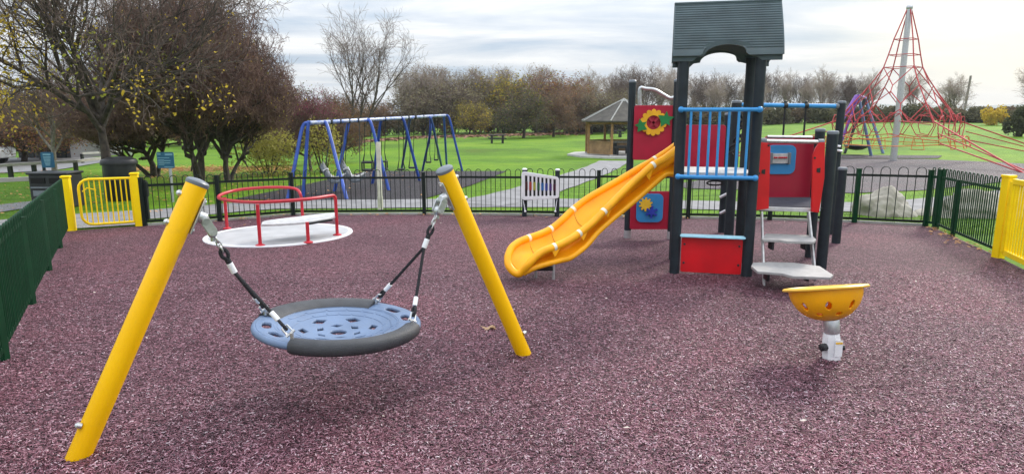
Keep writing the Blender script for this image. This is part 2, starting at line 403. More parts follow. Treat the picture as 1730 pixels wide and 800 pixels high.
# darker kerb / edging along the back of the play surface
mbk = MB()
for a, b in zip(FB, FB[1:]+[RF0, RF1][:0]):
    n_ = V((-(b-a).y, (b-a).x, 0)).normalized()*.05
    mbk.beam(a+n_+V((0, 0, .02)), b+n_+V((0, 0, .02)), .05, .05)
struct('edging_kerb', mbk, m_conc)
pth = [gp(u, v) for u, v in ((-60, 386), (60, 376), (170, 367), (290, 360), (450, 347), (600, 345), (850, 343), (1030, 344), (1200, 347), (1440, 350), (1570, 346), (1720, 330), (1800, 315))]
ribbon('path', pth, 1.75, m_path, .016)
br = [gp(u, v) for u, v in ((800, 346), (868, 332), (930, 314), (985, 296), (1020, 282), (1038, 272))]
ribbon('branch_path', br, 1.55, m_path, .024)
drape('gate_threshold', [(p.x, p.y) for p in (gp(126, 388), gp(236, 381), gp(236, 366), gp(128, 372))], m_path, .026)
drape('swing_surface', [(p.x, p.y) for p in [gp(u, v) for u, v in ((396, 337), (500, 339), (715, 337), (795, 314), (857, 289.5), (620, 289.5), (490, 318))]], m_mulch2, .020)
drape('net_surface', [(p.x, p.y) for p in [gp(u, v) for u, v in ((1140, 312), (1400, 268.5), (1560, 269), (1735, 277), (1850, 292), (1730, 304), (1560, 322), (1440, 327), (1300, 322), (1160, 319))]], m_mulch3, .020, cuts=(14,))
drape('nest_swing_surface', [(p.x, p.y) for p in [gp(u, v) for u, v in ((1390, 268), (1585, 268.2), (1592, 263.5), (1400, 262))]], m_mulch2, .036)
# car park and road at the left
drape('car_park', [(p.x, p.y) for p in [gp(u, v) for u, v in ((-500, 300), (-60, 296), (90, 289), (160, 277), (215, 268), (150, 266), (-60, 268), (-500, 268))]], mat('car_park_tarmac', (.20, .20, .205), .85, var=.2, nscale=2, bump=.3), .03, cuts=(14,))
drape('side_path', [(p.x, p.y) for p in [gp(u, v) for u, v in ((-400, 420), (45, 352), (60, 340), (-400, 385))]], m_path, .018)
# ================================================================ FENCES
def bow_panel(a, b, parent, pitch, h=1.0, rail_m=m_grnd, bar=.007, drop=.16):
    """one welded panel from base a to base b: hoops over vertical bars with a flat rail top and bottom"""
    a, b = V(a), V(b); d = b-a; l = d.length; n = max(1, int(round(l/pitch)))
    dn = d/l; mb = MB(); st = l/n; hw = st*.27; H_ = h-hw
    dh = V((dn.x, dn.y, 0)).normalized()
    for i in range(n):
        c = a+dn*(i+.5)*st
        pts = [c-dh*hw+V((0, 0, .07))]
        for k in range(7):
            an = pi-pi*k/6; pts.append(c+dh*hw*cos(an)+V((0, 0, H_+hw*sin(an))))
        pts.append(c+dh*hw+V((0, 0, .07)))
        mb.tube(pts, bar, 6)
    part('bar_infill', mb, rail_m, parent)
    for nm_, z in (('bottom_rail', .09), ('top_rail', h-drop)): mr = MB(); mr.beam(a+V((0, 0, z)), b+V((0, 0, z)), .01, .042); part(nm_, mr, rail_m, parent)
def fpost(p, parent, h, m, wd=.06):
    mb = MB(); mb.box(p+V((0, 0, h/2-.05)), (wd, wd, h+.1)); mb.box(p+V((0, 0, h+.006)), (wd+.012, wd+.012, .012))
    part('post', mb, m, parent, bev=.004)
# back fence
fb = thing('bow_top_fence', 'long black bow-top metal fence along the back of the purple play surface', 'fence', FB[4])
for i, (a, b) in enumerate(zip(FB, FB[1:])):
    pitch = .2 if i < 7 else .285
    bow_panel(a+(b-a)*.01, b-(b-a)*.01, fb, pitch, lerp(.89, 1.0, i/7) if i < 7 else 1.05)
for i, p in enumerate(FB): fpost(p, fb, (.86 if i < 5 else .92) if i < 8 else 1.0, m_grnd if i not in (8, 9) else m_grn, .07)
# left fence
lf = thing('bow_top_fence', 'dark green bow-top fence running towards the camera on the left', 'fence', LF1)
T = 11.0; k = 0; a = LF1+dL*.12
while T > 0 and k < 6:
    b = a+dL*1.83; b.z = zg(b.x, b.y)
    bow_panel(a, b, lf, .15, .90, m_grn, .011, .10); fpost(b, lf, .84, m_grn, .055); a = b; k += 1
# right fence
rf = thing('bow_top_fence', 'dark green bow-top fence between the corner post and the yellow posts on the right', 'fence', RF0)
mid = RF0.lerp(RF1, .35); mid.z = zg(mid.x, mid.y)
bow_panel(FB[-1], RF0, rf, .16, 1.05, m_grn, .0085)
bow_panel(RF0, mid, rf, .17, 1.05, m_grn, .0085); bow_panel(mid, RF1, rf, .17, 1.05, m_grn, .0085)
fpost(RF0, rf, 1.02, m_grn, .08); fpost(mid, rf, .9, m_grn, .05)
# left gate
def ypost(p, h, wd, parent):
    mb = MB(); mb.box(p+V((0, 0, h/2-.03)), (wd, wd, h+.06), rz=.35)
    c = part('gate_post', mb, m_yelg, parent, bev=.012)
    mc = MB(); mc.box(p+V((0, 0, h+.02)), (wd+.02, wd+.02, .035), rz=.35); part('post_cap', mc, m_yelg, c, bev=.008)
gt = thing('play_area_gate', 'yellow metal gate of thin upright bars between two square yellow posts on the left', 'gate', LG0)
ypost(LG0, .90, .12, gt); ypost(LG1, .92, .12, gt)
g0 = LG0.lerp(LG1, .16); g1 = LG0.lerp(LG1, .93); dg = (g1-g0).normalized()
mb = MB(); r_ = .16; zb, zt = .09, .865; Lw = (g1-g0).length
fr = [g1+V((0, 0, zt-.0))]
fr += [g0+dg*(r_-r_*sin(a_))+V((0, 0, zt-r_+r_*cos(a_))) for a_ in [R(x) for x in (0, 22, 45, 67, 90)]]
fr += [g0+dg*(r_-r_*cos(a_))+V((0, 0, zb+r_-r_*sin(a_))) for a_ in [R(x) for x in (0, 22, 45, 67, 90)]]
fr += [g1+V((0, 0, zb))]
mb.tube(fr, .022, 8); mb.tube([fr[0], fr[-1]], .02, 8); part('gate_frame', mb, m_yelg, gt)
mb = MB()
for i in range(9):
    c = g0+dg*(Lw*(i+1)/10.0); top = zt if i > 0 else zt-.02
    mb.tube([c+V((0, 0, zb)), c+V((0, 0, top))], .011, 6)
mb.tube([g0+dg*.05+V((0, 0, .66)), g0+dg*.12+V((0, 0, .72)), g0+dg*.25+V((0, 0, .68))], .012, 6)
part('gate_bars', mb, m_yelg, gt)
mb = MB(); mb.box(LG1+V((.13, .05, .47)), (.07, .05, .7)); mb.box(LG1+V((.12, .04, .66)), (.14, .06, .26)); part('latch_guard', mb, m_blkm, gt)
# right gate
gt2 = thing('play_area_gate', 'tall yellow barred gate with square post cut off by the right edge', 'gate', RG0)
mb = MB(); mb.box(RG0+V((-.02, .02, .52)), (.10, .12, 1.1), rz=.1); q = part('gate_post', mb, m_yelg, gt2, bev=.012)
mc = MB(); mc.box(RG0+V((-.02, .02, 1.08)), (.115, .135, .035), rz=.1); part('post_cap', mc, m_yelg, q, bev=.006)
a = RG0+dR*.12; b = RG0+dR*1.5
mb = MB()
for z in (.10, 1.02): mb.beam(a+V((0, 0, z)), b+V((0, 0, z)), .05, .07)
mb.beam(a+V((0, 0, .10)), a+V((0, 0, 1.02)), .05, .08, up=(1, 0, 0)); part('gate_frame', mb, m_yelg, gt2, bev=.006)
mb = MB()
for i in range(14): c = a+dR*(.09*(i+1)); mb.tube([c+V((0, 0, .11)), c+V((0, 0, 1.01))], .013, 6)
part('gate_bars', mb, m_yelg, gt2)
# ================================================================ BASKET SWING
A = V((-2.183, 3.018, -.09)); B = V((.088, 4.578, -.137)); dAB = V((B.x-A.x, B.y-A.y, 0)); LAB = dAB.length; ex = dAB/LAB; ey = V((-ex.y, ex.x, 0))
tA, tB = V((-1.637, 3.393, 1.262)), V((-.440, 4.216, 1.262))
bs = thing('basket_swing', 'low basket swing with round blue seat roped between two leaning yellow posts', 'swing', (A+B)/2+V((0, 0, .0)))
for base, top, sg in ((A, tA, 1), (B, tB, -1)):
    ax = (top-base).normalized(); pr = .055
    mb = MB(); mb.tube([base-ax*.15, base+(top-base)*.5, top], pr, 40); p = part('swing_post', mb, m_yel, bs)
    mb = MB(); mb.lathe([(.0562, -.022), (.0585, -.018), (.0585, -.003), (.050, .006), (.03, .012), (.001, .015)], 32, top, ax); part('post_cap', mb, m_cap, p)
    h0 = top-ax*.17; inw = ex*sg; nrm = (inw-ax*inw.dot(ax)).normalized()
    mb = MB(); mtx = M((ey.cross(ax).normalized(), ey, ax)).transposed()
    mb.box(h0+nrm*(pr+.006), (.010, .06, .20), mt=M((nrm, ax.cross(nrm), ax)).transposed())
    part('mounting_plate', mb, m_gal, p, bev=.004)
    for z in (-.08, .08):
        mb = MB(); mb.lathe([(.016, -.004), (.016, .012), (.008, .02), (.001, .021)], 12, h0-nrm*(pr)+ax*z, -nrm); part('bolt', mb, m_steel, p)
        mb = MB(); mb.lathe([(.012, 0), (.012, .01), (.001, .013)], 10, h0+nrm*(pr+.010)+ax*z, nrm); part('bolt', mb, m_steel, p)
    mb = MB(); mb.lathe([(.016, 0), (.016, .02), (.006, .03), (.001, .03)], 12, base+ax*.17-nrm*pr*.9-ey*.03, -nrm)
    part('bolt', mb, m_steel, p)
    # pivot bearing: lug, fork, swivel
    k0 = h0+nrm*(pr+.012); k1 = k0+nrm*.034+V((0, 0, -.012)); k2 = k1+nrm*.034+V((0, 0, -.048))
    hg = MB(); hg.tube([k0, k0+nrm*.03, k1], [.03, .03, .024], 12)
    y_ = ey
    hg.tube([k1-y_*.042, k1+y_*.042], .020, 14)
    hg.prism(rrect(.045, .10, .021, 4), (k1+k2)/2-y_*.036, (k1-k2).cross(y_), (k1-k2), .012)
    hg.prism(rrect(.045, .10, .021, 4), (k1+k2)/2+y_*.036, (k1-k2).cross(y_), (k1-k2), .012)
    hg.tube([k2-y_*.046, k2+y_*.046], .012, 12); hg.ell(k2, (.026, .026, .034)); hg.tube([k2, k2-V((0, 0, .05))], .012, 10)
    part('pivot_bearing', hg, m_gal, bs)
    seatc = V((-1.054, 3.794, .39))
    tgt = seatc+(-ex*sg)*.42; ch = MB(); dch = (tgt-k2).normalized()
    yk = k2+dch*.045
    side = dch.cross(ey).normalized()
    for i in range(3):
        c = yk+dch*(.030*i); a1 = ey if i % 2 == 0 else side
        ch.tube([c+dch*.024*cos(t)+a1*.011*sin(t) for t in [2*pi*q/12 for q in range(12)]], .0048, 6, closed=True)
    part('chain', ch, m_steel, bs)
    y0 = yk+dch*.070
    # thimble eye and white ferrule
    tb = MB(); tb.tube([y0+dch*.03*cos(t)+side*.017*sin(t)+dch*.02 for t in [2*pi*q/16 for q in range(16)]], .010, 8, closed=True)
    tb.tube([y0+dch*.05, y0+dch*.09], .016, 10); ropep = part('rope_eye', tb, m_rope, bs)
    fr_ = MB(); fr_.tube([y0+dch*.078, y0+dch*.14], .017, 16); part('ferrule', fr_, m_wht, ropep, bev=.002)
    spl = y0+dch*.135
    for s2 in (-1, 1):
        aa = R(38)*s2
        pt = seatc+(-ex*sg)*.452*cos(aa)+ey*.452*sin(aa)+V((0, 0, .015-.05*(-sg)*.0))
        pt.z += (.03 if sg > 0 else -.03)*1.0
        dd = (pt-spl).normalized(); le = (pt-spl).length
        rb = MB(); nst = 60; xx = dd.cross(ey).normalized(); yy = dd.cross(xx)
        for ph in (0, 2*pi/3, 4*pi/3):
            rb.tube([spl+dd*(le-.16)*i/nst+(xx*cos(ph+i*.9)+yy*sin(ph+i*.9))*.0050 for i in range(nst+1)], .0058, 6)
        part('rope', rb, m_rope, bs)
        f1 = spl+dd*(le-.17)
        fe = MB(); fe.tube([f1, f1+dd*.06], .0145, 14); part('ferrule', fe, m_wht, bs, bev=.002)
        e1 = f1+dd*.065
        eb = MB(); eb.tube([e1+dd*(.032+.03*cos(t))+yy*.016*sin(t) for t in [2*pi*q/14 for q in range(14)]], .009, 7, closed=True)
        part('rope_eye', eb, m_rope, bs)
        sh = MB(); cc = e1+dd*.065
        sh.tube([cc-dd*.025-xx*.0, cc-dd*.02+xx*.016, cc+dd*.03+xx*.018], .006, 7); sh.tube([cc-dd*.025, cc-dd*.02-xx*.016, cc+dd*.03-xx*.018], .006, 7)
        sh.tube([cc+dd*.028+xx*.028, cc+dd*.028-xx*.028], .008, 8)
        sh.tube([pt+V((0, 0, .012)), pt-V((0, 0, .03))], .011, 8)
        part('shackle', sh, m_steel, bs)
# the seat: dish with cut-outs
seatc = V((-1.054, 3.794, .368)); tilt = M.Rotation(R(3.2), 3, ey)
def sl(x, y, z): return seatc+tilt @ (ex*x+ey*y+V((0, 0, z)))
def dish(r): return -.065*(1-(r/.36)**2) if r < .36 else .0+.012*((r-.36)/.12)
mb = MB(); NR, NA = 96, 288; RR = .470
for i in range(NR+1):
    r = .0004+RR*i/NR
    for k_ in range(NA): a_ = 2*pi*k_/NA; mb.v.append(tuple(sl(r*cos(a_), r*sin(a_), dish(r))))
def hole(x, y):
    r = hypot(x, y); a_ = atan2(y, x)
    if r < .050: return True
    for j in range(6):
        t = j*pi/3+.26; px, py = .118*cos(t), .118*sin(t); lx, ly = (x-px)*cos(t)+(y-py)*sin(t), -(x-px)*sin(t)+(y-py)*cos(t)
        if abs(lx)/.020+abs(ly)/.034 < 1.15: return True
        t = j*pi/3+.78; px, py = .205*cos(t), .205*sin(t); lx, ly = (x-px)*cos(t)+(y-py)*sin(t), -(x-px)*sin(t)+(y-py)*cos(t)
        if abs(lx)/.027+abs(ly)/.046 < 1.2: return True
    for s0 in (0, pi):
        for da in (-.24, .24):
            q = (a_-s0-da+pi) % (2*pi)-pi
            if abs(q) < .145 and - 1 < r < 1 and (abs(q)/.145)**4+(abs(r-.410)/.027)**4 < 1: return True
    return False
for i in range(NR):
    for k_ in range(NA):
        rm = RR*(i+.5)/NR; am = 2*pi*(k_+.5)/NA
        if hole(rm*cos(am), rm*sin(am)): continue
        k2_ = (k_+1) % NA; mb.f.append((i*NA+k_, (i+1)*NA+k_, (i+1)*NA+k2_, i*NA+k2_))
st_ = part('seat', mb, m_seat, bs, sharp=0)
st_.data.shade_smooth()
so_ = st_.modifiers.new('thick', 'SOLIDIFY'); so_.thickness = .022; so_.offset = -1
mb = MB(); mb.tube([sl(.476*cos(t), .476*sin(t), -.010) for t in [2*pi*q/96 for q in range(96)]], .021, 12, closed=True)
mb.tube([sl(.366*cos(t), .366*sin(t), -.003) for t in [2*pi*q/96 for q in range(96)]], .006, 6, closed=True)
part('seat_rim', mb, m_seat, st_)
# embossed paving-like ribs of the seat
mb = MB(); rnd = random.Random(4)
for rr_ in (.265, .315, .352):
    a_ = 0
    while a_ < 2*pi:
        da = rnd.uniform(.25, .5); P = [sl(rr_*cos(t), rr_*sin(t), dish(rr_)+.001) for t in [a_+da*.85*q/5 for q in range(6)]]
        r2 = rr_+.018; P.append(sl(r2*cos(a_+da*.85+.05), r2*sin(a_+da*.85+.05), dish(r2)+.001)); mb.tube(P, .0013, 4); a_ += da
part('seat_ribs', mb, m_seat, st_)
for a0, a1 in ((-90-52, -90+52), (90-52, 90+52)):
    mb = MB(); n_ = 40
    sec = [(.352, -.012), (.360, .003), (.42, .028), (.475, .028), (.496, .014), (.502, -.012), (.497, -.036), (.482, -.046), (.44, -.044), (.36, -.034)] if a0 > 0 else [(.405, .004), (.412, .018), (.44, .028), (.475, .026), (.496, .012), (.502, -.012), (.498, -.040), (.482, -.054), (.44, -.052), (.41, -.034)]
    for i in range(n_+1):
        t = R(lerp(a0, a1, i/n_)); end = 1 if 0 < i < n_ else .93
        for r, z in sec: mb.v.append(tuple(sl(r*cos(t), r*sin(t), z*end+.002)))
    m0 = len(sec)
    for i in range(n_):
        for k_ in range(m0): k2_ = (k_+1) % m0; mb.f.append((i*m0+k_, i*m0+k2_, (i+1)*m0+k2_, (i+1)*m0+k_))
    mb.f.append(tuple(range(m0-1, -1, -1))); mb.f.append(tuple(n_*m0+k_ for k_ in range(m0)))
    part('bumper', mb, m_bump, st_, sharp=50)
# ================================================================ ROUNDABOUT
C0 = gp(474.5, 396.5); RX = 1.13
C0 = V((C0.x+.0, C0.y+.0, C0.z))
rd = thing('roundabout', 'flush grey disc roundabout with red rails and a curved white bench', 'roundabout', C0)
# the disc lies on the sloping surface
def dk(r, a_, z): x, y = C0.x+r*cos(a_)*1.0, C0.y+r*sin(a_)*1.12; return V((x, y, zg(x, y)+z))
mb = MB()
for j, (r, z) in enumerate(((.001, .020), (RX-.07, .020), (RX-.065, .026), (RX, .024), (RX+.005, .0))):
    for k_ in range(72): mb.v.append(tuple(dk(r, 2*pi*k_/72, z)))
for j in range(2-1):
    for k_ in range(72): k2_ = (k_+1) % 72; mb.f.append((j*72+k_, (j+1)*72+k_, (j+1)*72+k2_, j*72+k2_))
plate = part('platform', mb, mat('roundabout_plate', (.44, .44, .45), .5, var=.12, nscale=3, dirt=.25), rd)
mb2 = MB(); mb2.v = list(mb.v)
for j in range(1, 4):
    for k_ in range(72): k2_ = (k_+1) % 72; mb2.f.append((j*72+k_, (j+1)*72+k_, (j+1)*72+k2_, j*72+k2_))
part('rim_ring', mb2, m_wht, rd)
def dpx(u, v, z=.02): p = gp(u, v); return V((p.x, p.y, p.z+z))
def up_to(p, u, v):   # height of pixel above a base point
    q = at(u, v, p.y); return q.z
posts = [(384, 388, 384, 333), (440, 417, 434, 345), (512, 379, 508, 341), (521, 412, 519, 375), (570, 399, 564, 333)]
tops = []
for i, (u, v, u2, v2) in enumerate(posts):
    p = dpx(u, v); z = up_to(p, u2, v2); tp = V((p.x, p.y, z)); tops.append(tp)
    mb = MB(); mb.tube([p, tp], .026, 12); q = part('rail_post', mb, m_redr, rd)
    mb = MB(); mb.lathe([(.07, 0), (.07, .012), (.03, .03)], 14, p); part('base_plate', mb, m_redr, q)
zr = tops[4].z
rl = [tops[4]+V((0, 0, -.05)), tops[4]+V((-.02, 0, .02))]
pxs = [(556, 331), (530, 335), (500, 338), (470, 340), (434, 341.5), (400, 340), (376, 336.5), (369, 333), (375, 328), (395, 322), (425, 318), (460, 316.2), (490, 317), (503, 321), (508, 330)]
# follow the circle of the posts: depth by angle round the plate
dep = [10.15, 9.8, 9.55, 9.45, 9.5, 9.8, 10.15, 10.5, 10.85, 11.2, 11.4, 11.55, 11.6, 11.55, 11.5]
for (u, v), Y in zip(pxs, dep): rl.append(at(u, v, Y))
rl.append(tops[2]+V((0, 0, -.02)))
mb = MB(); mb.tube(catmull(rl, 4), .026, 12); part('handrail', mb, m_redr, rd)
mb = MB(); zb_ = C0.z+.47
bp_ = [at(u, v, Y) for u, v, Y in ((441, 378, 9.45), (470, 379, 9.5), (510, 376, 9.65), (545, 371, 9.95), (568, 366, 10.3), (566, 363, 10.65), (540, 364, 10.5), (500, 367.5, 10.2), (465, 371, 9.95), (445, 375, 9.75))]
bp_ = catmull(bp_+[bp_[0]], 4)[:-1]; zc = sum(p.z for p in bp_)/len(bp_)
mb.prism([(p.x, p.y) for p in bp_], (0, 0, zc), (1, 0, 0), (0, 1, 0), .03); part('bench_seat', mb, m_deck, rd, bev=.006)
for a, b in ((at(441, 380, 9.5), at(475, 379, 9.62)), (at(519, 378, 9.7), at(560, 371, 10.1))): mb = MB(); mb.beam(a, b, .05, .03); part('bench_bracket', mb, m_blkm, rd)
# ================================================================ SPINNER BOWL
P0 = V((2.315, 4.48, -.135))
sb = thing('spinner_bowl', 'orange yellow plastic spinning bowl seat with oval holes on a short grey stem', 'spinner seat', P0)
axs = V((-.07, .27, .96)).normalized()
mb = MB(); mb.lathe([(.001, 0), (.062, 0), (.064, .01), (.064, .16), (.058, .2), (.05, .22)], 8, P0+V((0, 0, -.01)), V((-.06, .03, 1))); part('stem', mb, m_wht, sb, bev=.006)
st0 = P0+V((-.012, .0, .2)); mb = MB(); mb.lathe([(.052, 0), (.055, .01), (.055, .09), (.05, .10)], 20, st0, V((-.1, .1, 1))); part('collar', mb, m_gal, sb)
mb = MB(); mb.lathe([(.028, -.02), (.028, .03), (.02, .036), (.001, .036)], 14, P0+V((-.065, -.02, .10)), V((-1, -.35, 0))); part('bolt_cap', mb, m_blk, sb); mb = MB(); mb.lathe([(.02, 0), (.02, .02), (.001, .025)], 12, P0+V((.05, -.03, .10)), V((1, -.2, 0))); part('bolt_cap', mb, m_blk, sb)
mb = MB(); mb.box(P0+V((.012, -.0665, .105)), (.055, .003, .12), rz=.05); lb = part('label_plate', mb, m_wht, sb)
mb = MB(); mb.box(P0+V((.012, -.0690, .145)), (.05, .003, .014), rz=.05); part('label_stripe', mb, m_orgl, lb)
bc = P0+V((-.035, .02, .285)); X_, Y_, Z_ = frame(axs); NR, NA = 90, 252
def bl(th_, a_, dr=0):
    # th_ 0 at the bottom .. 1 at the rim
    r = .248*sin(min(1, th_)*pi/2)**.85 if th_ > 0 else 0; z = .235*(1-cos(th_*pi/2))**.95
    return bc+(X_*cos(a_)+Y_*sin(a_))*(r+dr)+Z_*z
mb = MB()
for i in range(NR+1):
    for k_ in range(NA): mb.v.append(tuple(bl(.002+.998*i/NR, 2*pi*k_/NA)))
def bh(t, a_):
    for row, (tc_, off) in enumerate(((.41, 0), (.63, .5))):
        k_ = round(a_/(2*pi/8)-off); q = a_-(k_+off)*2*pi/8
        if (q/(.10 if row else .135))**2+((t-tc_)/(.10 if row else .06))**2 < 1: return True
    return False
for i in range(NR):
    for k_ in range(NA):
        if bh((i+.5)/NR, 2*pi*(k_+.5)/NA): continue
        k2_ = (k_+1) % NA; mb.f.append((i*NA+k_, i*NA+k2_, (i+1)*NA+k2_, (i+1)*NA+k_))
bo = part('bowl', mb, m_org, sb, sharp=0); bo.data.shade_smooth()
md = bo.modifiers.new('thick', 'SOLIDIFY'); md.thickness = .014; md.offset = -1
mb = MB(); mb.lathe([(.243, .222), (.250, .226), (.270, .222), (.286, .226), (.288, .236), (.275, .246), (.250, .248), (.240, .24), (.243, .222)], 64, bc, axs); part('bowl_rim', mb, m_orgl, sb)
# ================================================================ PLAY TOWER
FL = V((1.905, 7.44, 0)); tx = V((.974, -.225, 0)); ty = V((.225, .974, 0)); UZ = V((0, 0, 1))
def T(a, b, z=0): p = FL+tx*a+ty*b; return V((p.x, p.y, zg(p.x, p.y)*0-.222+z))
pt_ = thing('play_tower', 'climbing tower of charcoal posts with grey barrel roof, yellow slide and red panels', 'play tower', T(.43, .43))
def tpost(p, h, r=.058, foot=False, cap=True):
    g0_ = V((p.x, p.y, zg(p.x, p.y)))
    mb = MB(); mb.tube([g0_-UZ*.05, g0_+UZ*h], r, 28); q = part('post', mb, m_slate, pt_)
    if cap:
        mb = MB(); mb.lathe([(r+.001, -.03), (r+.004, -.028), (r+.004, -.004), (r-.008, .010), (.001, .014)], 24, g0_+UZ*h); part('post_cap', mb, m_cap, q)
    if foot:
        mb = MB(); mb.tube([g0_-UZ*.03, g0_+UZ*.13], r*1.08, 20); part('steel_foot', mb, m_gal, q)
    return q
WT, DT = .805, .87
for a, b in ((0, 0), (WT, 0), (0, DT), (WT, DT)): tpost(T(a, b), 2.52, cap=False)
# roof: two sloping slabs meeting at a ridge, each with an arched notch at the eave, gable ends
rz0, rz1 = 2.46, 3.075; hw = .575; cxx = WT/2+.045; depth = .54
def roof_slab(sgn):
    mb = MB(); yb = DT/2-sgn*depth*.98; yt = DT/2-sgn*.10
    n = 28; cols = []
    def tz(s_): return lerp(rz0, rz1, s_)
    sl_h = rz1-rz0
    def prof(x):   # fraction where the bottom of the slope starts
        q = abs(x+.03)/.225
        if q < 1: return .20*sqrt(max(0, 1-q*q))+.04
        if q < 1.13: return .04*(1.13-q)/.13
        return 0
    xs = sorted(set([-hw+2*hw*i/44 for i in range(45)]+[-.255, .195, -.284, .224, -.25, .19, -.24, .18, -.05, -.03, 0]))
    rows = 22
    th = .035
    for side in (0, 1):
        for x in xs:
            f0 = prof(x)
            for j in range(rows+1):
                s_ = lerp(f0, 1, j/rows)
                # curved sheet: steeper near the eave, corrugated in fine steps
                cur = sin(s_*pi/2)**1.15
                y = lerp(yb, yt, 1-(1-s_)**1.0*1.0) if False else lerp(yb, yt, s_**1.35)
                z = tz(s_)
                corr = 0
                p = T(cxx+x, y, z); off = sgn*(-1)*ty*(0 if side == 0 else -th)
                mb.v.append(tuple(p+off))
    nx = len(xs); m_ = rows+1
    for i in range(nx-1):
        for j in range(rows):
            a = i*m_+j; b = (i+1)*m_+j; o = nx*m_
            mb.f.append((a, b, b+1, a+1)); mb.f.append((o+a, o+a+1, o+b+1, o+b))
        a = i*m_; b = (i+1)*m_; o = nx*m_; mb.f.append((a, o+a, o+b, b)); a += rows; b += rows; mb.f.append((a, b, o+b, o+a))
    for i in (0, nx-1):
        for j in range(rows): a = i*m_+j; o = nx*m_; mb.f.append((a, a+1, o+a+1, o+a))
    return mb
rf_ = None
for sgn in (1, -1):
    rs = part('roof', roof_slab(sgn), m_roofp, pt_, sharp=45)
    # fine horizontal shingle ridges
    mb = MB()
    for j in range(3, 22):
        s_ = j/22.0
        segs = [(-hw+.012, hw-.012)] if s_ > .25 else None
        if segs is None:
            q = .225*sqrt(max(0, 1-((s_-.04)/.20)**2)) if s_ > .04 else .255
            q += .02; segs = [(-hw+.012, -q-.03), (q-.03, hw-.012)]
        yb = DT/2-sgn*depth*.98; yt = DT/2-sgn*.10
        for x0, x1 in segs:
            if x1-x0 < .05: continue
            y = lerp(yb, yt, s_**1.35); z = lerp(rz0, rz1, s_)
            mb.beam(T(cxx+x0, y, z)-ty*sgn*.0035, T(cxx+x1, y, z)-ty*sgn*.0035, .008, .008)
    part('shingle_ridges', mb, m_roofp, rs)
    # flange hanging behind the eave edge, following the arch
    mb = MB(); yb = DT/2-sgn*(depth*.98-.05)
    pr_ = [(-hw+.01, rz0-.055), (-.36, rz0-.055), (-.31, rz0-.01)]+[(-.235*cos(pi*i/14), rz0+.0+.115*sin(pi*i/14)) for i in range(15)]+[(.31, rz0-.02), (.36, rz0-.055), (hw-.01, rz0-.055), (hw-.01, rz0+.06), (.31, rz0+.06)]
    pr_ += [(.28*cos(pi*i/14), rz0+.06+.10*sin(pi*i/14)) for i in range(0, 15)]+[(-.33, rz0+.06), (-hw+.01, rz0+.06)]
    mb.prism([(x, z) for x, z in pr_], T(cxx, yb, 0), tx, UZ, .03); part('roof_flange', mb, m_roofp, rs)
mb = MB(); mb.beam(T(cxx-hw, DT/2, rz1-.005), T(cxx+hw, DT/2, rz1-.005), .24, .03); part('ridge_cap', mb, m_roofp, pt_, bev=.01)
for s_ in (-1, 1):
    mb = MB(); poly = []
    for i in range(9): q = i/8; poly.append((DT/2-depth*.93+(depth*.93-.1)*q**1.35, lerp(rz0, rz1-.03, q)))
    for i in range(9): q = 1-i/8; poly.append((DT/2+depth*.93-(depth*.93-.1)*q**1.35, lerp(rz0, rz1-.03, q)))
    poly += [(DT/2+.3*cos(pi*i/12), rz0+.24*sin(pi*i/12)) for i in range(13)]
    mb.prism(poly, T(cxx+s_*(hw-.03), 0, 0), ty, UZ, .025); part('gable_end', mb, m_roofp, pt_)
# deck
DZ = 1.165
mb = MB(); mb.box(T(WT/2, DT/2, DZ), (WT-.0, DT-.0, .045), rz=atan2(tx.y, tx.x)); part('deck', mb, m_deck, pt_, bev=.004)
mb = MB(); mb.box(T(WT/2, .02, DZ-.045), (WT-.1, .04, .04), rz=atan2(tx.y, tx.x)); mb.box(T(WT/2, DT-.02, DZ-.045), (WT-.1, .04, .04), rz=atan2(tx.y, tx.x)); part('deck_beam', mb, m_slate, pt_)
# blue barrier
bar_ = MB(); z0, z1 = DZ-.02, DZ+.72
for z in (z0, z1): bar_.tube([T(-.01, -.095, z), T(WT+.01, -.095, z)], .023, 14)
for z in (z0, z1):
    for a in (-.01, WT+.01): bar_.ell(T(a, -.095, z), .034)
    for a in (.0, WT): bar_.tube([T(a, -.095, z), T(a, -.03, z)], .018, 8)
bq = part('barrier_rail', bar_, m_blue, pt_)
mb = MB()
for i in range(7): mb.tube([T(.1+i*(WT-.2)/6, -.095, z0), T(.1+i*(WT-.2)/6, -.095, z1)], .0145, 10)
part('barrier_bars', mb, m_blue, bq)
# low red panel and play counter
mb = MB(); mb.prism(rrect(WT-.13, .41, .02, 2), T(WT/2, -.01, .235), tx, UZ, .018); lp = part('lower_panel', mb, m_red, pt_, bev=.003)
for a in (.1, WT-.1):
    for z in (.14, .36): mb = MB(); mb.lathe([(.014, 0), (.012, .008), (.001, .011)], 10, T(a, -.02, z), -ty); part('bolt', mb, m_blk, lp)
mb = MB(); mb.prism([(-.34, -.05), (.34, -.05), (.36, -.02), (.35, .06), (-.35, .06), (-.36, -.02)], T(WT/2, -.05, .465), tx, ty*.99+UZ*.1, .014); ct = part('counter_top', mb, mat('pale_blue_top', (.30, .58, .72), .35, dirt=.4, nscale=12), pt_, bev=.003)
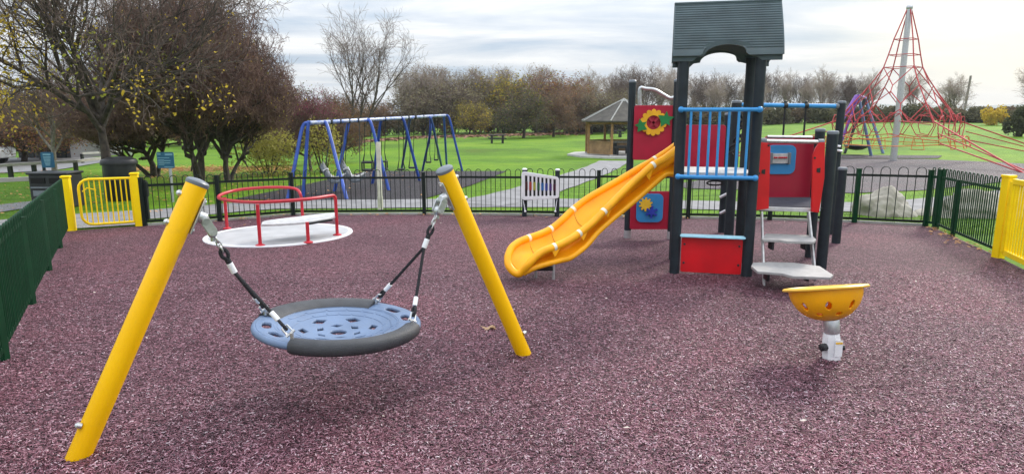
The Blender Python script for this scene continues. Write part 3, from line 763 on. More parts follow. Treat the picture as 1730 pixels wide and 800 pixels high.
# far corner platform posts and panels (behind)
for p_, h in ((gp(1060, 402), 2.42), (gp(1133, 404), 2.42)): tpost(p_, h, .055, True)
P1, P2 = gp(1219, 393), gp(1231, 398)
tpost(P1, 1.95, .06); tpost(P2, 2.13, .075)
pt_lbl = None
def panel(name, c, axd, w_, h_, m, r=.03, th=.018, par=None, label=None):
    mb = MB(); mb.prism(rrect(w_, h_, r, 5), c, axd, UZ, th); return part(name, mb, m, par or pt_, label, bev=.003)
Yp = 10.0
def span(u0, v0, u1, v1, Y): a, b = at(u0, v0, Y), at(u1, v1, Y); return (a+b)/2, abs(b.x-a.x), abs(a.z-b.z)
X_ = V((1, 0, 0))
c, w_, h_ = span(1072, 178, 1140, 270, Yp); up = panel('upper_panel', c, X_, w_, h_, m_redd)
def gear(c, r0, r1, n, sub=4, round_=False):
    o = []
    for i in range(n*8):
        t = 2*pi*i/(n*8); ph = (i % 8)/8
        if round_: r = r0+(r1-r0)*abs(sin(pi*ph))**.6
        else: r = r1 if .2 < ph < .65 else r0
        o.append((c[0]+r*cos(t), c[1]+r*sin(t)))
    return o
def ringshape(mb, o, outer, inner, ax, ay, th):
    # annulus between two outlines with the same number of points
    o = V(o); n = len(outer); nr = ax.cross(ay)
    vs = [o+ax*p[0]+ay*p[1]+nr*k*th/2 for k in (-1, 1) for P in (outer, inner) for p in P]
    fs = []
    for i in range(n):
        j = (i+1) % n
        fs += [(i, n+i, n+j, j), (2*n+i, 2*n+j, 3*n+j, 3*n+i), (i, j, 2*n+j, 2*n+i), (n+i, 3*n+i, 3*n+j, n+j)]
    mb.add(vs, fs)
fc = at(1104, 207, Yp-.03); mb = MB(); oo = gear((0, 0), .165, .20, 14, round_=True); ringshape(mb, fc, oo, [(.105*cos(2*pi*i/len(oo)), .105*sin(2*pi*i/len(oo))) for i in range(len(oo))], X_, UZ, .02)
fl = part('flower_ring', mb, mat('sunflower_yellow', (.80, .42, .015), .4, nscale=9), up, bev=.002)
mb = MB()
for a_ in (45, -45): mb.beam(fc-V((cos(R(a_)), 0, sin(R(a_))))*.1, fc+V((cos(R(a_)), 0, sin(R(a_))))*.1, .035, .012, up=(0, 1, 0))
part('flower_cross', mb, mat('flower_red', (.35, .02, .04), .4), fl)
for cx_, cz_, ang, s_ in ((-.185, -.055, 15, 1), (.17, .045, -75, 1.2)):
    P = [(0, .12), (.03, .05), (.095, .045), (.05, 0), (.075, -.07), (0, -.06), (-.075, -.07), (-.05, 0), (-.095, .045), (-.03, .05)]
    P = [((x*cos(R(ang))-y*sin(R(ang)))*s_, (x*sin(R(ang))+y*cos(R(ang)))*s_) for x, y in P]
    mb = MB(); mb.prism(P, fc+V((cx_, -.012, cz_)), X_, UZ, .014); part('leaf', mb, mat('leaf_green_paint', (.01, .20, .05), .4), up)
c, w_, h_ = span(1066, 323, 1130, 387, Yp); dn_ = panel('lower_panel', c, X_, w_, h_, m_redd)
c, w_, h_ = span(1076, 327, 1119, 375, Yp-.03); pn_ = panel('gear_board', c, X_, w_, h_, m_bluep, .08, .02, dn_)
gy = at(1091, 345, Yp-.06); mb = MB(); mb.prism(gear((0, 0), .075, .105, 10), gy, X_, UZ, .02); part('gear', mb, mat('gear_yellow', (.75, .45, .03), .4), dn_, 'yellow toothed gear')
gy = at(1101, 358, Yp-.065); mb = MB(); mb.prism(gear((0, 0), .045, .095, 6), gy, X_, UZ, .02); part('gear', mb, mat('gear_blue', (.02, .04, .35), .4), dn_, 'dark blue toothed gear')
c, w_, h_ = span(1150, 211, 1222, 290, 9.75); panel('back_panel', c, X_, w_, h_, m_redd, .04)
# wavy silver handrail at the top left
mb = MB(); mb.tube(catmull([at(1081, 185, 10.4), at(1081, 151, 10.4), at(1090, 150, 10.4), at(1106, 152, 10.4), at(1120, 160, 10.4), at(1132, 166, 10.4), at(1143, 163, 10.4)], 5), .03, 10); part('handrail', mb, m_gal, pt_)
# twisted climbing rope arch seen behind the blue bars
mb = MB()
for ph in (0, pi):
    mb.tube([at(lerp(1232, 1258, sin(t*pi/2)), lerp(262, 192, t), 9.2)+V((.05*cos(t*16+ph), .05*sin(t*16+ph), 0)) for t in [q/40 for q in range(41)]], .016, 8)
part('climbing_rope', mb, m_rope, pt_)
# bridge bar with hanging rings to the tall right post
P3 = gp(1402, 396); tpost(P3, 2.13, .06); zb3 = at(1411, 179.5, P3.y).z
pa = V((P2.x, P2.y, at(1236, 177, P2.y).z)); pb = V((P3.x, P3.y, zb3))
mb = MB(); mb.tube([pa, pb], .034, 12); ob_ = part('overhead_bar', mb, m_blue, pt_)
mb = MB(); mb.lathe([(.045, 0), (.045, .05)], 14, pb-X_*.10, (1, 0, 0)); part('bar_clamp', mb, m_cap, ob_)
for u in (1323, 1359):
    t = (at(u, 179, 10.5).x-pa.x)/(pb.x-pa.x); hp = pa.lerp(pb, t)
    mb = MB(); mb.lathe([(.044, -.03), (.05, 0), (.044, .03)], 12, hp, (1, 0, 0)); mb.ell(hp+UZ*.05, .028); mb.tube([hp, hp-UZ*.12], .014, 8); s_ = part('hanger', mb, m_blkm, ob_)
    mb = MB(); mb.tube([hp-UZ*.12, hp-UZ*1.0], .016, 8); part('hanging_rope', mb, m_rope, s_)
# steps platform on the right
SF = [V((2.87, 7.55, 0)), V((3.70, 7.62, 0))]; SB = [V((3.15, 8.45, 0)), V((3.93, 8.5, 0))]
tpost(V((3.71, 7.62, 0)), 1.645, .062); tpost(V((3.95, 8.45, 0)), 1.68, .060)
tpost(gp(1412, 411), 1.13, .062)
q0 = at(1283, 352, 7.5); q1 = at(1374, 355, 7.5); q2 = at(1366, 334, 8.45); q3 = at(1287, 334, 8.45)
dz = (q0.z+q1.z)/2
pl_ = MB(); pl_.prism([(q0.x, q0.y), (q1.x, q1.y), (q2.x+.08, q2.y), (q3.x, q3.y)], (0, 0, dz), (1, 0, 0), (0, 1, 0), .05); part('step_deck', pl_, m_deckd, pt_)
mb = MB(); mb.beam(at(1283, 352, 7.46), at(1374, 355, 7.46), .03, .045); part('deck_edge', mb, m_deck, pt_, bev=.004)
c, w_, h_ = span(1291, 230, 1376, 336, 8.60); sp_ = panel('back_panel', c, X_, w_, h_, m_redd, .04)  # crimson hue, also picked darker to paint in the shade on this panel
c, w_, h_ = span(1296, 245, 1342, 294, 8.575); wd_ = panel('window_board', c, X_, w_, h_, m_bluep, .08, .02, sp_)
c, w_, h_ = span(1303, 259, 1332, 276, 8.55); ab = MB(); ab.prism(rrect(w_, h_, .02, 3), c, X_, UZ, .03); ab_ = part('bead_frame', ab, m_deck, wd_, bev=.003)
mb = MB()
for s_ in (-1, 1): mb.box(c+V((s_*w_/2, -.01, 0)), (.03, .05, h_*1.15))
part('bead_holder', mb, m_cap, wd_, bev=.004)
mb = MB()
for i in range(7):
    for k_ in (.012, ): mb.ell(c+V((-w_*.3+i*w_*.1+(.0 if i > 1 else -.01), -.035, k_)), .013, 8)
part('beads', mb, m_redr, wd_)
for poly in ([(1285, 240), (1295, 241), (1301, 248), (1298, 352), (1275, 355), (1278, 300)], [(1370, 357), (1373, 262), (1377, 250), (1384, 240), (1393, 240), (1392, 300), (1383, 359)]):
    P = [at(u, v, 7.40) for u, v in poly]; mb = MB(); mb.prism([(p.x, p.z) for p in P], (0, 7.40, 0), (1, 0, 0), UZ, .03); sd_ = part('side_panel', mb, m_red, pt_, bev=.004)
    cp = sum((p for p in P), V())/len(P); mb = MB(); mb.prism([(-.02, -.02), (.02, -.03), (.02, .03), (-.02, .02)], cp+V((0, -.017, 0)), X_, UZ, .008); part('finger_hole', mb, m_blkm, sd_)
    for q in (P[1], P[-1]): mb = MB(); mb.lathe([(.014, 0), (.012, .008), (.001, .01)], 8, q+V((.02, -.014, -.03 if q == P[1] else .05)), (0, -1, 0)); part('bolt', mb, m_blkm, sd_)
mb = MB(); mb.tube([at(1287, 238, 7.42), at(1390, 240, 7.42)], .022, 12); part('crossbar', mb, m_steel, pt_)
mb = MB(); mb.lathe([(.034, 0), (.034, .06)], 12, at(1285, 238, 7.42), (1, 0, 0)); mb.lathe([(.034, 0), (.034, .06)], 12, at(1382, 240, 7.42), (1, 0, 0)); part('bar_clamp', mb, m_cap, pt_)
mb = MB(); mb.tube([at(1296, 231, 8.4), at(1372, 232, 8.4)], .02, 10); part('crossbar', mb, m_steel, pt_)
# stringers and treads
for (u0, v0, Y0), (u1, v1, Y1) in (((1287, 360, 7.42), (1291, 484, 6.80)), ((1366, 360, 7.42), (1378, 470, 6.86))):
    p, q = at(u0, v0, Y0), at(u1, v1, Y1); mb = MB(); mb.beam(p, q-UZ*.02, .018, .09); part('stringer', mb, m_deck, pt_, bev=.003)
def tread(pp, Y, th=.028):
    z = at(pp[0][0], pp[0][1], Y).z
    P = []
    for u, v in pp:
        d = ray(u, v); k_ = (z-HC)/d[2]; P.append((d[0]*k_, d[1]*k_))
    mb = MB(); mb.prism(P, (0, 0, z-th/2), (1, 0, 0), (0, 1, 0), th); o = part('tread', mb, m_ally, pt_, bev=.004)
    ys = [p[1] for p in P]; xs = [p[0] for p in P]; cy_ = sum(ys)/len(ys)
    mb = MB()
    for x in (lerp(min(xs), max(xs), .2), lerp(min(xs), max(xs), .75)): mb.box((x, cy_+.03, z-th-.05), (.03, .12, .1))
    part('tread_bracket', mb, m_blk, o, bev=.01)
tread([(1286, 403), (1294, 394), (1372, 397), (1379, 404), (1375, 408), (1330, 407), (1318, 405), (1289, 404)], 7.10)
tread([(1269, 449), (1272, 443), (1300, 442), (1340, 443), (1385, 449), (1408, 464), (1403, 468), (1340, 466), (1322, 461), (1280, 458)], 6.78)
# foot pegs
mb = MB()
for (u, v, p) in ((1408, 244, gp(1412, 411)), (1411, 252, gp(1412, 411))): c = at(u, v, P3.y-.08); mb.tube([c-V((.05, 0, 0)), c+V((.09, -.05, -.03))], .018, 8)
for v in (330, 357): c = at(1222, v, P1.y-.1); mb.tube([c-V((.05, 0, .03)), c+V((.03, -.06, .03))], .022, 8)
part('foot_pegs', mb, m_wht, pt_)
mb = MB(); c = at(1208, 309, 7.9); mb.tube([c+V((.1*cos(t), 0, .025*sin(t))) for t in [2*pi*q/16 for q in range(16)]], .01, 6, closed=True); part('cable_loop', mb, m_rope, pt_)
# ---------------------------------------------------------------- slide
near = [(1149, 247, 7.95), (1125, 266, 7.9), (1103, 279, 7.84), (1082, 297, 7.77), (1060, 317, 7.70), (1040, 337, 7.62), (1020, 357, 7.52), (1000, 377, 7.42), (978, 394, 7.32), (958, 407, 7.2), (936, 417, 7.1), (918, 424, 7.03), (905, 433, 6.97), (893, 446, 6.94), (882, 458, 6.96)]
far = [(1149, 240, 8.35), (1125, 257, 8.33), (1100, 273, 8.28), (1075, 287, 8.2), (1045, 305, 8.12), (1015, 322, 8.03), (990, 337, 7.93), (968, 354, 7.83), (948, 373, 7.72), (930, 387, 7.62), (911, 396, 7.5), (893, 402, 7.42), (876, 409, 7.32), (864, 419, 7.22), (858, 433, 7.12)]
NP = catmull([at(*p) for p in near], 4); FP = catmull([at(*p) for p in far], 4)
m0 = len(NP); mb = MB(); K = 14
for i in range(m0):
    a, b = NP[i], FP[i]; fr_ = i/(m0-1)
    dep_ = lerp(.16, .13, fr_) if fr_ < .8 else lerp(.13, .05, (fr_-.8)/.2)
    for k_ in range(K+1):
        t = k_/K; p = a.lerp(b, t); s_ = 1-abs(2*t-1)**3.2; mb.v.append(tuple(p-UZ*dep_*s_))
for i in range(m0-1):
    for k_ in range(K): a = i*(K+1)+k_; mb.f.append((a, a+1, a+K+2, a+K+1))
sl_ = part('slide', mb, m_org, pt_, sharp=0); sl_.data.shade_smooth()
md = sl_.modifiers.new('thick', 'SOLIDIFY'); md.thickness = .018; md.offset = 0
lip = [NP[-1], at(876, 462, 6.97), at(867, 458, 7.0), at(859, 447, 7.05), FP[-1]]
mb = MB(); mb.tube(NP+catmull(lip, 5)[1:-1]+FP[::-1], .043, 14); rim = part('slide_rim', mb, m_org, sl_)
# front lip apron
mb = MB(); LP_ = catmull(lip, 5); ctr = NP[-1].lerp(FP[-1], .5)-UZ*.05
mb.v = [tuple(p) for p in LP_]+[tuple(p.lerp(ctr, .45)-UZ*.035) for p in LP_]+[tuple(ctr)]
n_ = len(LP_)
for i in range(n_-1): mb.f.append((i, i+1, n_+i+1, n_+i)); mb.f.append((n_+i, n_+i+1, 2*n_))
ap = part('slide_lip', mb, m_org, sl_, sharp=0); ap.data.shade_smooth(); md = ap.modifiers.new('t', 'SOLIDIFY'); md.thickness = .015
# outer skirt down to a lower edge tube on the near side
low = [(1149, 296, 8.0), (1132, 294, 7.95), (1121, 297, 7.9), (1090, 324, 7.8), (1059, 350, 7.7), (1044, 362, 7.65), (1031, 373, 7.6), (1009, 393, 7.48), (990, 415, 7.36), (965, 434, 7.22), (948, 439, 7.14), (925, 445, 7.06), (908, 450, 7.0), (896, 455, 6.97), (884, 461, 6.97)]
LPp = catmull([at(*p) for p in low], 4); mb = MB()
for i in range(m0):
    for k_ in range(9):
        t = k_/8; p = NP[i].lerp(LPp[i], t)+V((0, .17*sin(t*pi)**.8, 0)); mb.v.append(tuple(p))
for i in range(m0-1):
    for k_ in range(8): a = i*9+k_; mb.f.append((a, a+1, a+10, a+9))
sk = part('slide_side', mb, m_org, sl_, sharp=0); sk.data.shade_smooth(); md = sk.modifiers.new('t', 'SOLIDIFY'); md.thickness = .012
mb = MB(); mb.tube(LPp, .034, 10); part('lower_edge', mb, m_org, sl_)
# far side skirt
mb = MB()
for i in range(m0):
    dl = (NP[i]-LPp[i]).length*.8
    for k_ in range(3): mb.v.append(tuple(FP[i]-UZ*dl*k_/2))
for i in range(m0-1):
    for k_ in range(2): a = i*3+k_; mb.f.append((a, a+3, a+4, a+1))
sk2 = part('slide_side', mb, m_org, sl_, sharp=0); md = sk2.modifiers.new('t', 'SOLIDIFY'); md.thickness = .012
# hood at the entrance
hd = MB(); e0, e1, e2 = NP[0], FP[0], LPp[0]
hd.beam(e0+V((.02, -.03, -.13)), e1+V((.02, .03, -.13)), .05, .42); part('entry_plate', hd, m_org, sl_, bev=.01)
# white joint clamps and triangular gussets
ev = catmull([V((p[0], p[1], 0)) for p in near], 4); fv = catmull([V((p[0], p[1], 0)) for p in far], 4)
def idx(lst, u): return min(range(len(lst)), key=lambda i: abs(lst[i].x-u))
for lst, P, us in ((ev, NP, (1103, 1018, 976, 934)), (fv, FP, (1106, 970, 932, 893))):
    for u in us:
        i = max(1, min(len(P)-2, idx(lst, u))); d = (P[i+1]-P[i-1]).normalized(); cl = MB(); cl.tube([P[i]-d*.018, P[i]+d*.018], .0450, 14); part('joint_band', cl, mat('pale_clamp', (.80, .76, .62), .4), sl_)
for u in (1095, 1024, 984, 938):
    i = idx(ev, u); p = NP[i].lerp(LPp[i], .12)+V((0, -.03, 0)); q = NP[i].lerp(LPp[i], .62)+V((0, -.035, 0)); d = (NP[i+1]-NP[i-1]).normalized()
    mb = MB(); poly = [p+d*.05, p-d*.09, q+d*.05]
    mb.v = [tuple(x) for x in poly]+[tuple(x+V((0, .05, 0))) for x in poly]; mb.f = [(0, 1, 2), (5, 4, 3), (0, 3, 4, 1), (1, 4, 5, 2), (2, 5, 3, 0)]; part('gusset', mb, m_org, sl_, bev=.004)
# seams across the channel
mb = MB()
for u in (970, 932, 893):
    i = idx(fv, u); a, b = FP[i], NP[i]; fr_ = i/(m0-1); dep_ = .13
    mb.tube([b.lerp(a, t)-UZ*(dep_*(1-abs(2*t-1)**3.2)-.0095) for t in [.06+.88*q/12 for q in range(13)]], .003, 5)
part('seam', mb, mat('seam_brown', (.35, .12, .01), .6), sl_)
for u, v in ((905, 468), (935, 471)):
    p = gp(u, v+2); mb = MB(); mb.tube([p-UZ*.03, p+UZ*.22], .018, 8); part('slide_leg', mb, m_gal, sl_)
mb = MB(); p, q = gp(905, 470)+UZ*.12, gp(935, 473)+UZ*.14; mb.beam(p, q, .06, .05); part('leg_bracket', mb, m_blk, sl_)
# ================================================================ XYLOPHONE PANEL
xa, xb = gp(886, 366), gp(941, 366)
xy = thing('xylophone_panel', 'white music panel with slots over coloured chime bars on two black posts', 'play panel', (xa+xb)/2)
for p, vt in ((xa, 285), (xb, 286)):
    zt = at(886, vt, p.y).z; mb = MB(); mb.tube([p-UZ*.03, V((p.x, p.y, zt))], .047, 18); q = part('post', mb, m_slate, xy)
    mb = MB(); mb.lathe([(.05, -.02), (.05, 0), (.03, .012), (.001, .014)], 16, V((p.x, p.y, zt))); part('post_cap', mb, m_wht, q)
Yx = xa.y-.12
def qx(s_, t):  # bilinear in the quadrilateral of the panel
    tl, tr, br_, bl_ = at(881, 289, Yx), at(944.5, 299, Yx), at(944.5, 335, Yx), at(881, 338, Yx)
    return tl.lerp(tr, s_).lerp(bl_.lerp(br_, s_), t)
def qpoly(s0, t0, s1, t1, r=.03, n=4):
    rx, ry = r*.7, r
    o = []
    for cx_, cy_, a0 in ((s1-rx, t1-ry, 0), (s0+rx, t1-ry, 90), (s0+rx, t0+ry, 180), (s1-rx, t0+ry, 270)):
        for i in range(n+1): a = R(a0+90*i/n); p = qx(cx_+rx*cos(a), cy_+ry*sin(a)); o.append((p.x, p.z))
    return o
mb = MB(); ringshape(mb, (0, Yx, 0), qpoly(0, 0, 1, 1, .12), qpoly(.075, .13, .93, .87, .02), V((1, 0, 0)), UZ, .035); fp_ = part('panel_frame', mb, m_wht, xy, bev=.005)
mb = MB()
for i in range(9):
    s_ = .077+(.93-.077)*i/8*1.0
    w_ = .034 if 0 < i < 8 else .022
    p, q = qx(s_, .12), qx(s_, .88); mb.beam(p, q, w_*1.1, .028, up=(0, 1, 0))
part('panel_slats', mb, m_wht, fp_)
cols = [(.05, .01, .01), (.35, .04, .03), (.35, .35, .05), (.02, .10, .05), (.02, .12, .35), (.03, .05, .25), (.07, .03, .18), (.06, .01, .03)]
for i, c_ in enumerate(cols):
    s_ = .077+(.93-.077)*(i+.5)/8; p, q = qx(s_, .10)+V((0, .045, 0)), qx(s_, .90)+V((0, .045, 0)); mb = MB(); mb.beam(p, q, .070, .02, up=(0, 1, 0)); cb_ = part('chime_tube', mb, m_blk, xy)
    p, q = qx(s_, .34)+V((0, .0, 0)), qx(s_, .64)+V((0, .0, 0)); mb = MB(); mb.beam(p, q, .050, .034, up=(0, 1, 0)); part('chime_bar', mb, mat('chime_%d' % i, c_, .3), xy)
mb = MB(); p, q = qx(.05, .5)+V((0, .075, 0)), qx(.95, .5)+V((0, .075, 0)); mb.beam(p, q, .02, .3); 
for s_ in (.02, .98):
    p = qx(s_, 1)+V((0, .04, -.08)); mb.tube([p+V((0, 0, .05)), p+V((.03, -.02, -.05)), p+V((.06, 0, -.12))], .01, 6)
mallet = MB(); mallet.tube([qx(.05, 1)+V((.0, .05, -.02)), qx(.1, 1)+V((0, -.03, -.22))], .008, 6); mallet.ell(qx(.1, 1)+V((0, -.03, -.22)), .022, 8); mallet.tube([qx(.95, 1)+V((.0, .05, -.02)), qx(.9, 1)+V((0, -.03, -.25))], .008, 6); mallet.ell(qx(.9, 1)+V((0, -.03, -.25)), .022, 8)
part('mallets', mallet, m_wht, xy)
# ================================================================ SWING SET
sw = thing('swing_set', 'long blue tubular swing frame with grey bucket seats, toddler seats and flat seats', 'swings', gp(640, 318))
def depth_at(u): return interp(u, [(515, 16.6), (552, 17.1), (620, 18.6), (660, 20.2), (700, 22.2), (730, 24.3), (757, 26.6)])
topl = [(523, 207.5), (546, 206.5), (590, 204), (622, 202.3), (677, 199.5), (723, 196.5), (752, 195)]
top3 = [at(u, v, depth_at(u)) for u, v in topl]
mb = MB(); mb.tube(top3, .052, 14); part('crossbar', mb, mat('worn_crossbar', (.10, .18, .50), .35, nscale=9, col2=(.5, .52, .58), metal=.2), sw)
def leg(pts): 
    mb = MB(); mb.tube(catmull(pts, 5), .046, 12); part('leg', mb, m_sblue, sw)
nearl = [((546, 206.5), (553, 213), (586, 337)), ((620, 202.5), (627, 209), (657, 322)), ((677, 199.5), (683, 206), (709, 306)), ((723, 197), (729, 204), (747, 285)), ((752, 195), (759, 200), (781, 289))]
for a, b, c in nearl:
    g_ = gp(*c); Y = depth_at(a[0]); g_ = gp(c[0], c[1]); pa_ = at(a[0], a[1], Y); pb_ = at(b[0], b[1], lerp(Y, g_.y, .05)); leg([pa_, pb_, pb_.lerp(g_, .5), g_])
farl = [((523, 207.5), (511, 215), (486, 336)), ((523, 207), (520.5, 212), (512, 333)), ((592, 204), (588, 212), (565, 324)), ((648, 201), (643, 208), (629, 311)), ((697, 198), (692, 204), (678, 288.5)), ((728, 197), (726, 230), (713.5, 289)), ((750, 195.5), (750, 200), (755, 285))]
for a, b, c in farl:
    g_ = gp(*c); Y = depth_at(a[0]); pa_ = at(a[0], a[1], Y); pb_ = at(b[0], b[1], lerp(Y, g_.y, .05)); leg([pa_, pb_, pb_.lerp(g_, .5), g_])
mb = MB()
for u in (560, 575, 590, 605, 622, 632, 650, 677, 690, 702, 715, 732):
    t = at(u, interp(u, [(q[0], q[1]) for q in topl]), depth_at(u)); mb.lathe([(.07, -.04), (.07, .04)], 10, t, (1, 0, 0))
part('crossbar_clamps', mb, m_blkm, sw)
def chain(a, b, par, r=.012): mb = MB(); mb.tube([a, b], r, 5); part('chain', mb, m_blkm, par)
m_grys = mat('pale_grey_bucket', (.42, .42, .41), .5, nscale=9, dirt=.2)
for (u0, v0), (hu0, hu1) in (((543, 275), (563, 583)), ((577, 273), (588, 607))):
    # reclining bucket seat: shell with foot rest
    Y = interp(u0, [(543, 16.9), (577, 17.9)]); k_ = Y/1100
    P = [(0, 0), (4, 8), (9, 18), (16, 27), (24, 29), (31, 26), (38, 22), (37, 26), (28, 33), (20, 35), (12, 33), (4, 22), (-3, 8)]
    mb = MB(); o = at(u0, v0, Y)
    mb.prism([(x*k_, -y*k_) for x, y in P], o, V((1, .35, 0)).normalized(), UZ, .42); sh_ = part('bucket_seat', mb, m_cap, sw, bev=.03)
    mb = MB(); mb.prism([(x*k_*.96+.04, -y*k_*.96+.02) for x, y in P[:7]+[(37, 24), (28, 30), (18, 31), (8, 25), (0, 9)]], o+V((0, -.02, .03)), V((1, .35, 0)).normalized(), UZ, .34); part('seat_liner', mb, m_grys, sh_, bev=.02)
    mb = MB(); mb.tube([o+V((6*k_, -.2, -12*k_)), o+V((14*k_, -.24, -8*k_)), o+V((20*k_, -.22, -24*k_))], .02, 6); part('harness_bar', mb, m_wht, sh_)
    for hu, dx_, dy_ in ((hu0, 5, 10), (hu1, 30, 26)):
        t = at(hu, interp(hu, topl), depth_at(hu)); chain(t, o+V((dx_*k_, 0, -dy_*k_)), sh_)
for u0, w_, v1, kind in ((622, 20, 290, 1), (648, 12, 288, 1), (678, 14, 289, 0), (696, 12, 286, 0), (724, 10, 277, 0), (737, 8, 273, 0)):
    Y = depth_at(u0); k_ = Y/1100; c = at(u0, v1-3, Y)
    mb = MB()
    if kind:
        w2 = w_*k_*.42
        for z in (0, .22): mb.tube([c+V((sx*w2, sy*.13, z)) for sx, sy in ((-1, -1), (1, -1), (1, 1), (-1, 1))], .028, 8, closed=True)
        for sx, sy in ((-1, -1), (1, -1), (1, 1), (-1, 1)): mb.tube([c+V((sx*w2, sy*.13, 0)), c+V((sx*w2, sy*.13, .22))], .022, 6)
        mb.box(c, (w2*2, .26, .03))
    else: w2 = w_*k_*.42; mb.box(c, (w2*2, .17, .05))
    sh_ = part('toddler_seat' if kind else 'flat_seat', mb, m_blk, sw)
    for s_ in (-1, 1):
        b = c+V((s_*w2, 0, .2 if kind else .02)); hy = b+V((-s_*w2*.45, 0, .28)); top = at(u0+s_*w_*.32, interp(u0, topl), Y); chain(hy, top, sh_, .011); chain(b+V((0, .06, 0)), hy, sh_, .011); chain(b-V((0, .06, 0)), hy, sh_, .011)
# ================================================================ POLE, SIGNS, BINS
p = gp(643, 355); zt = at(640, 240, p.y).z; mb = MB(); mb.tube([p-UZ*.05, V((p.x, p.y, zt))], .05, 14); mb.tube([V((p.x, p.y, p.z+.02)), V((p.x, p.y, p.z+.3))], .058, 14)
single('marker_pole', mb, mat('cream_pole', (.58, .55, .47), .6, nscale=6, dirt=.3, var=.15), 'slim cream round pole on the grass just behind the back fence', 'pole', p)
def sign(u0, v0, u1, v1, ub, vb, label, pm, rows):
    b = gp(ub, vb); Y = b.y; a, c = at(u0, v0, Y), at(u1, v1, Y)
    s_ = thing('information_sign', label, 'sign', b)
    mb = MB(); mb.tube([b-UZ*.05, V((b.x, b.y+.03, (a.z+c.z)/2))], .035, 10); part('sign_post', mb, pm, s_)
    mb = MB(); mb.prism(rrect(c.x-a.x, a.z-c.z, .03, 3), ((a+c)/2)-V((0, .02, 0)), X_, UZ, .02); f_ = part('sign_board', mb, m_sign, s_, bev=.003)
    mb = MB()
    for x0, y0, x1, y1 in rows:
        mb.box((lerp(a.x, c.x, (x0+x1)/2), Y-.034, lerp(a.z, c.z, (y0+y1)/2)), ((c.x-a.x)*(x1-x0), .004, (a.z-c.z)*(y1-y0)))
    part('sign_print', mb, m_signl, f_)
sign(69, 257, 94, 283, 81, 345, 'blue rounded notice with pale crest above the black litter bin', m_blkm, [(.2, .1, .8, .2)]+[(.2+.02*i, .27+.09*i, .8-.02*i, .325+.09*i) for i in range(7)])
sign(265, 257, 296, 284, 292, 341, 'dark blue rectangular information board on a grey pole beside the gate', m_gal, [(.05, .08, .25, .16), (.5, .08, .95, .2), (.05, .33, .75, .37), (.08, .47, .42, .53), (.42, .50, .8, .55), (.08, .6, .4, .66), (.4, .64, .78, .69), (.08, .73, .42, .78), (.4, .9, .95, .95)])
# twin litter bin
b = gp(75, 352); tb_ = thing('litter_bin', 'wide black twin slot litter bin behind the left green fence', 'bin', b)
Y = b.y; a, c = at(46, 295, Y), at(118, 352, Y); W_, H_ = c.x-a.x, a.z-b.z; cc = V(((a.x+c.x)/2, Y+.28, b.z+H_/2))
mb = MB(); mb.box(cc, (W_, .55, H_)); part('bin_body', mb, m_blk, tb_, bev=.03)
mb = MB(); mb.box(cc+V((0, 0, H_/2+.02)), (W_+.06, .6, .05)); part('bin_lid', mb, m_blk, tb_, bev=.015)
mb = MB(); mb.box(cc+V((-W_*.24, -.285, H_*.32)), (W_*.36, .03, .12)); mb.box(cc+V((W_*.24, -.285, H_*.32)), (W_*.36, .03, .12)); part('bin_slot', mb, mat('bin_opening', (.003, .003, .003), .9), tb_)
mb = MB(); mb.box(cc+V((0, -.285, H_*.12)), (W_*.9, .02, .03)); mb.box(cc+V((0, -.285, -H_*.05)), (W_*.8, .015, .12)); part('bin_band', mb, m_cap, tb_)
b = gp(208, 338); mb = MB(); bb = thing('litter_bin', 'black hooded litter bin beside the tree behind the yellow gate', 'bin', b)
mb.lathe([(.30, 0), (.33, .05), (.36, .85), (.36, .9)], 20, b); part('bin_body', mb, m_blk, bb)
mb.v = []; mb.f = []; mb.lathe([(.40, .88), (.41, .93), (.38, 1.0), (.25, 1.06), (.001, 1.08)], 20, b); part('bin_hood', mb, m_blk, bb)
# ================================================================ KNEE RAILS (left)
def knee(pts, label, m=m_blkm, h=.55, step=1.6, wd=.12):
    P = [gp(*q) for q in pts]; o = thing('knee_rail', label, 'rail', P[0])
    for a, b in zip(P, P[1:]):
        l = (b-a).length; n = max(1, int(l/step)); mb = MB(); mb.beam(a+UZ*h, b+UZ*h, wd, .09); part('rail', mb, mat('pale_rail', (.42, .40, .37), .8, nscale=5, dirt=.3), o)
        for i in range(n): c = a.lerp(b, i/n); mp_ = MB(); mp_.box(c+UZ*(h/2-.03), (.11, .11, h+.0)); part('post', mp_, m, o)
knee([(-60, 318), (20, 306), (60, 303), (130, 298), (175, 290)], 'low timber knee rail along the far edge of the car park')
knee([(-40, 352), (60, 345)], 'low timber knee rail ending behind the wide black bin', h=.6)
knee([(140, 276), (205, 272)], 'short far timber rail under the trees beyond the car park', h=.5)
# pale grey post far
p = gp(222, 278); zt = at(222, 240, p.y).z; mb = MB(); mb.tube([p, V((p.x, p.y, zt))], .09, 10); single('marker_pole', mb, m_gal, 'distant thin pale pole on the lawn right of the big tree trunk', 'pole', p)
# ================================================================ PAVILION
pc = gp(1051, 262.5)
pv = thing('pavilion', 'open timber pavilion with a pointed eight sided shingle roof on a concrete pad', 'pavilion', pc)
n_ = 8; Rr = 2.68; rp_ = 2.33; a0 = R(20); cor = [(cos(a0+2*pi*i/n_), sin(a0+2*pi*i/n_)) for i in range(n_)]
z_e = 2.12; z_a = 3.42
mb = MB()
for i in range(n_):
    j = (i+1) % n_; mb.add([pc+V((cor[i][0]*Rr, cor[i][1]*Rr, z_e)), pc+V((cor[j][0]*Rr, cor[j][1]*Rr, z_e)), pc+UZ*z_a, pc+V((cor[i][0]*Rr, cor[i][1]*Rr, z_e-.07)), pc+V((cor[j][0]*Rr, cor[j][1]*Rr, z_e-.07)), pc+UZ*(z_a-.1)], [(0, 1, 2), (5, 4, 3), (0, 3, 4, 1)])
rr_ = part('roof', mb, m_shin, pv, sharp=0)
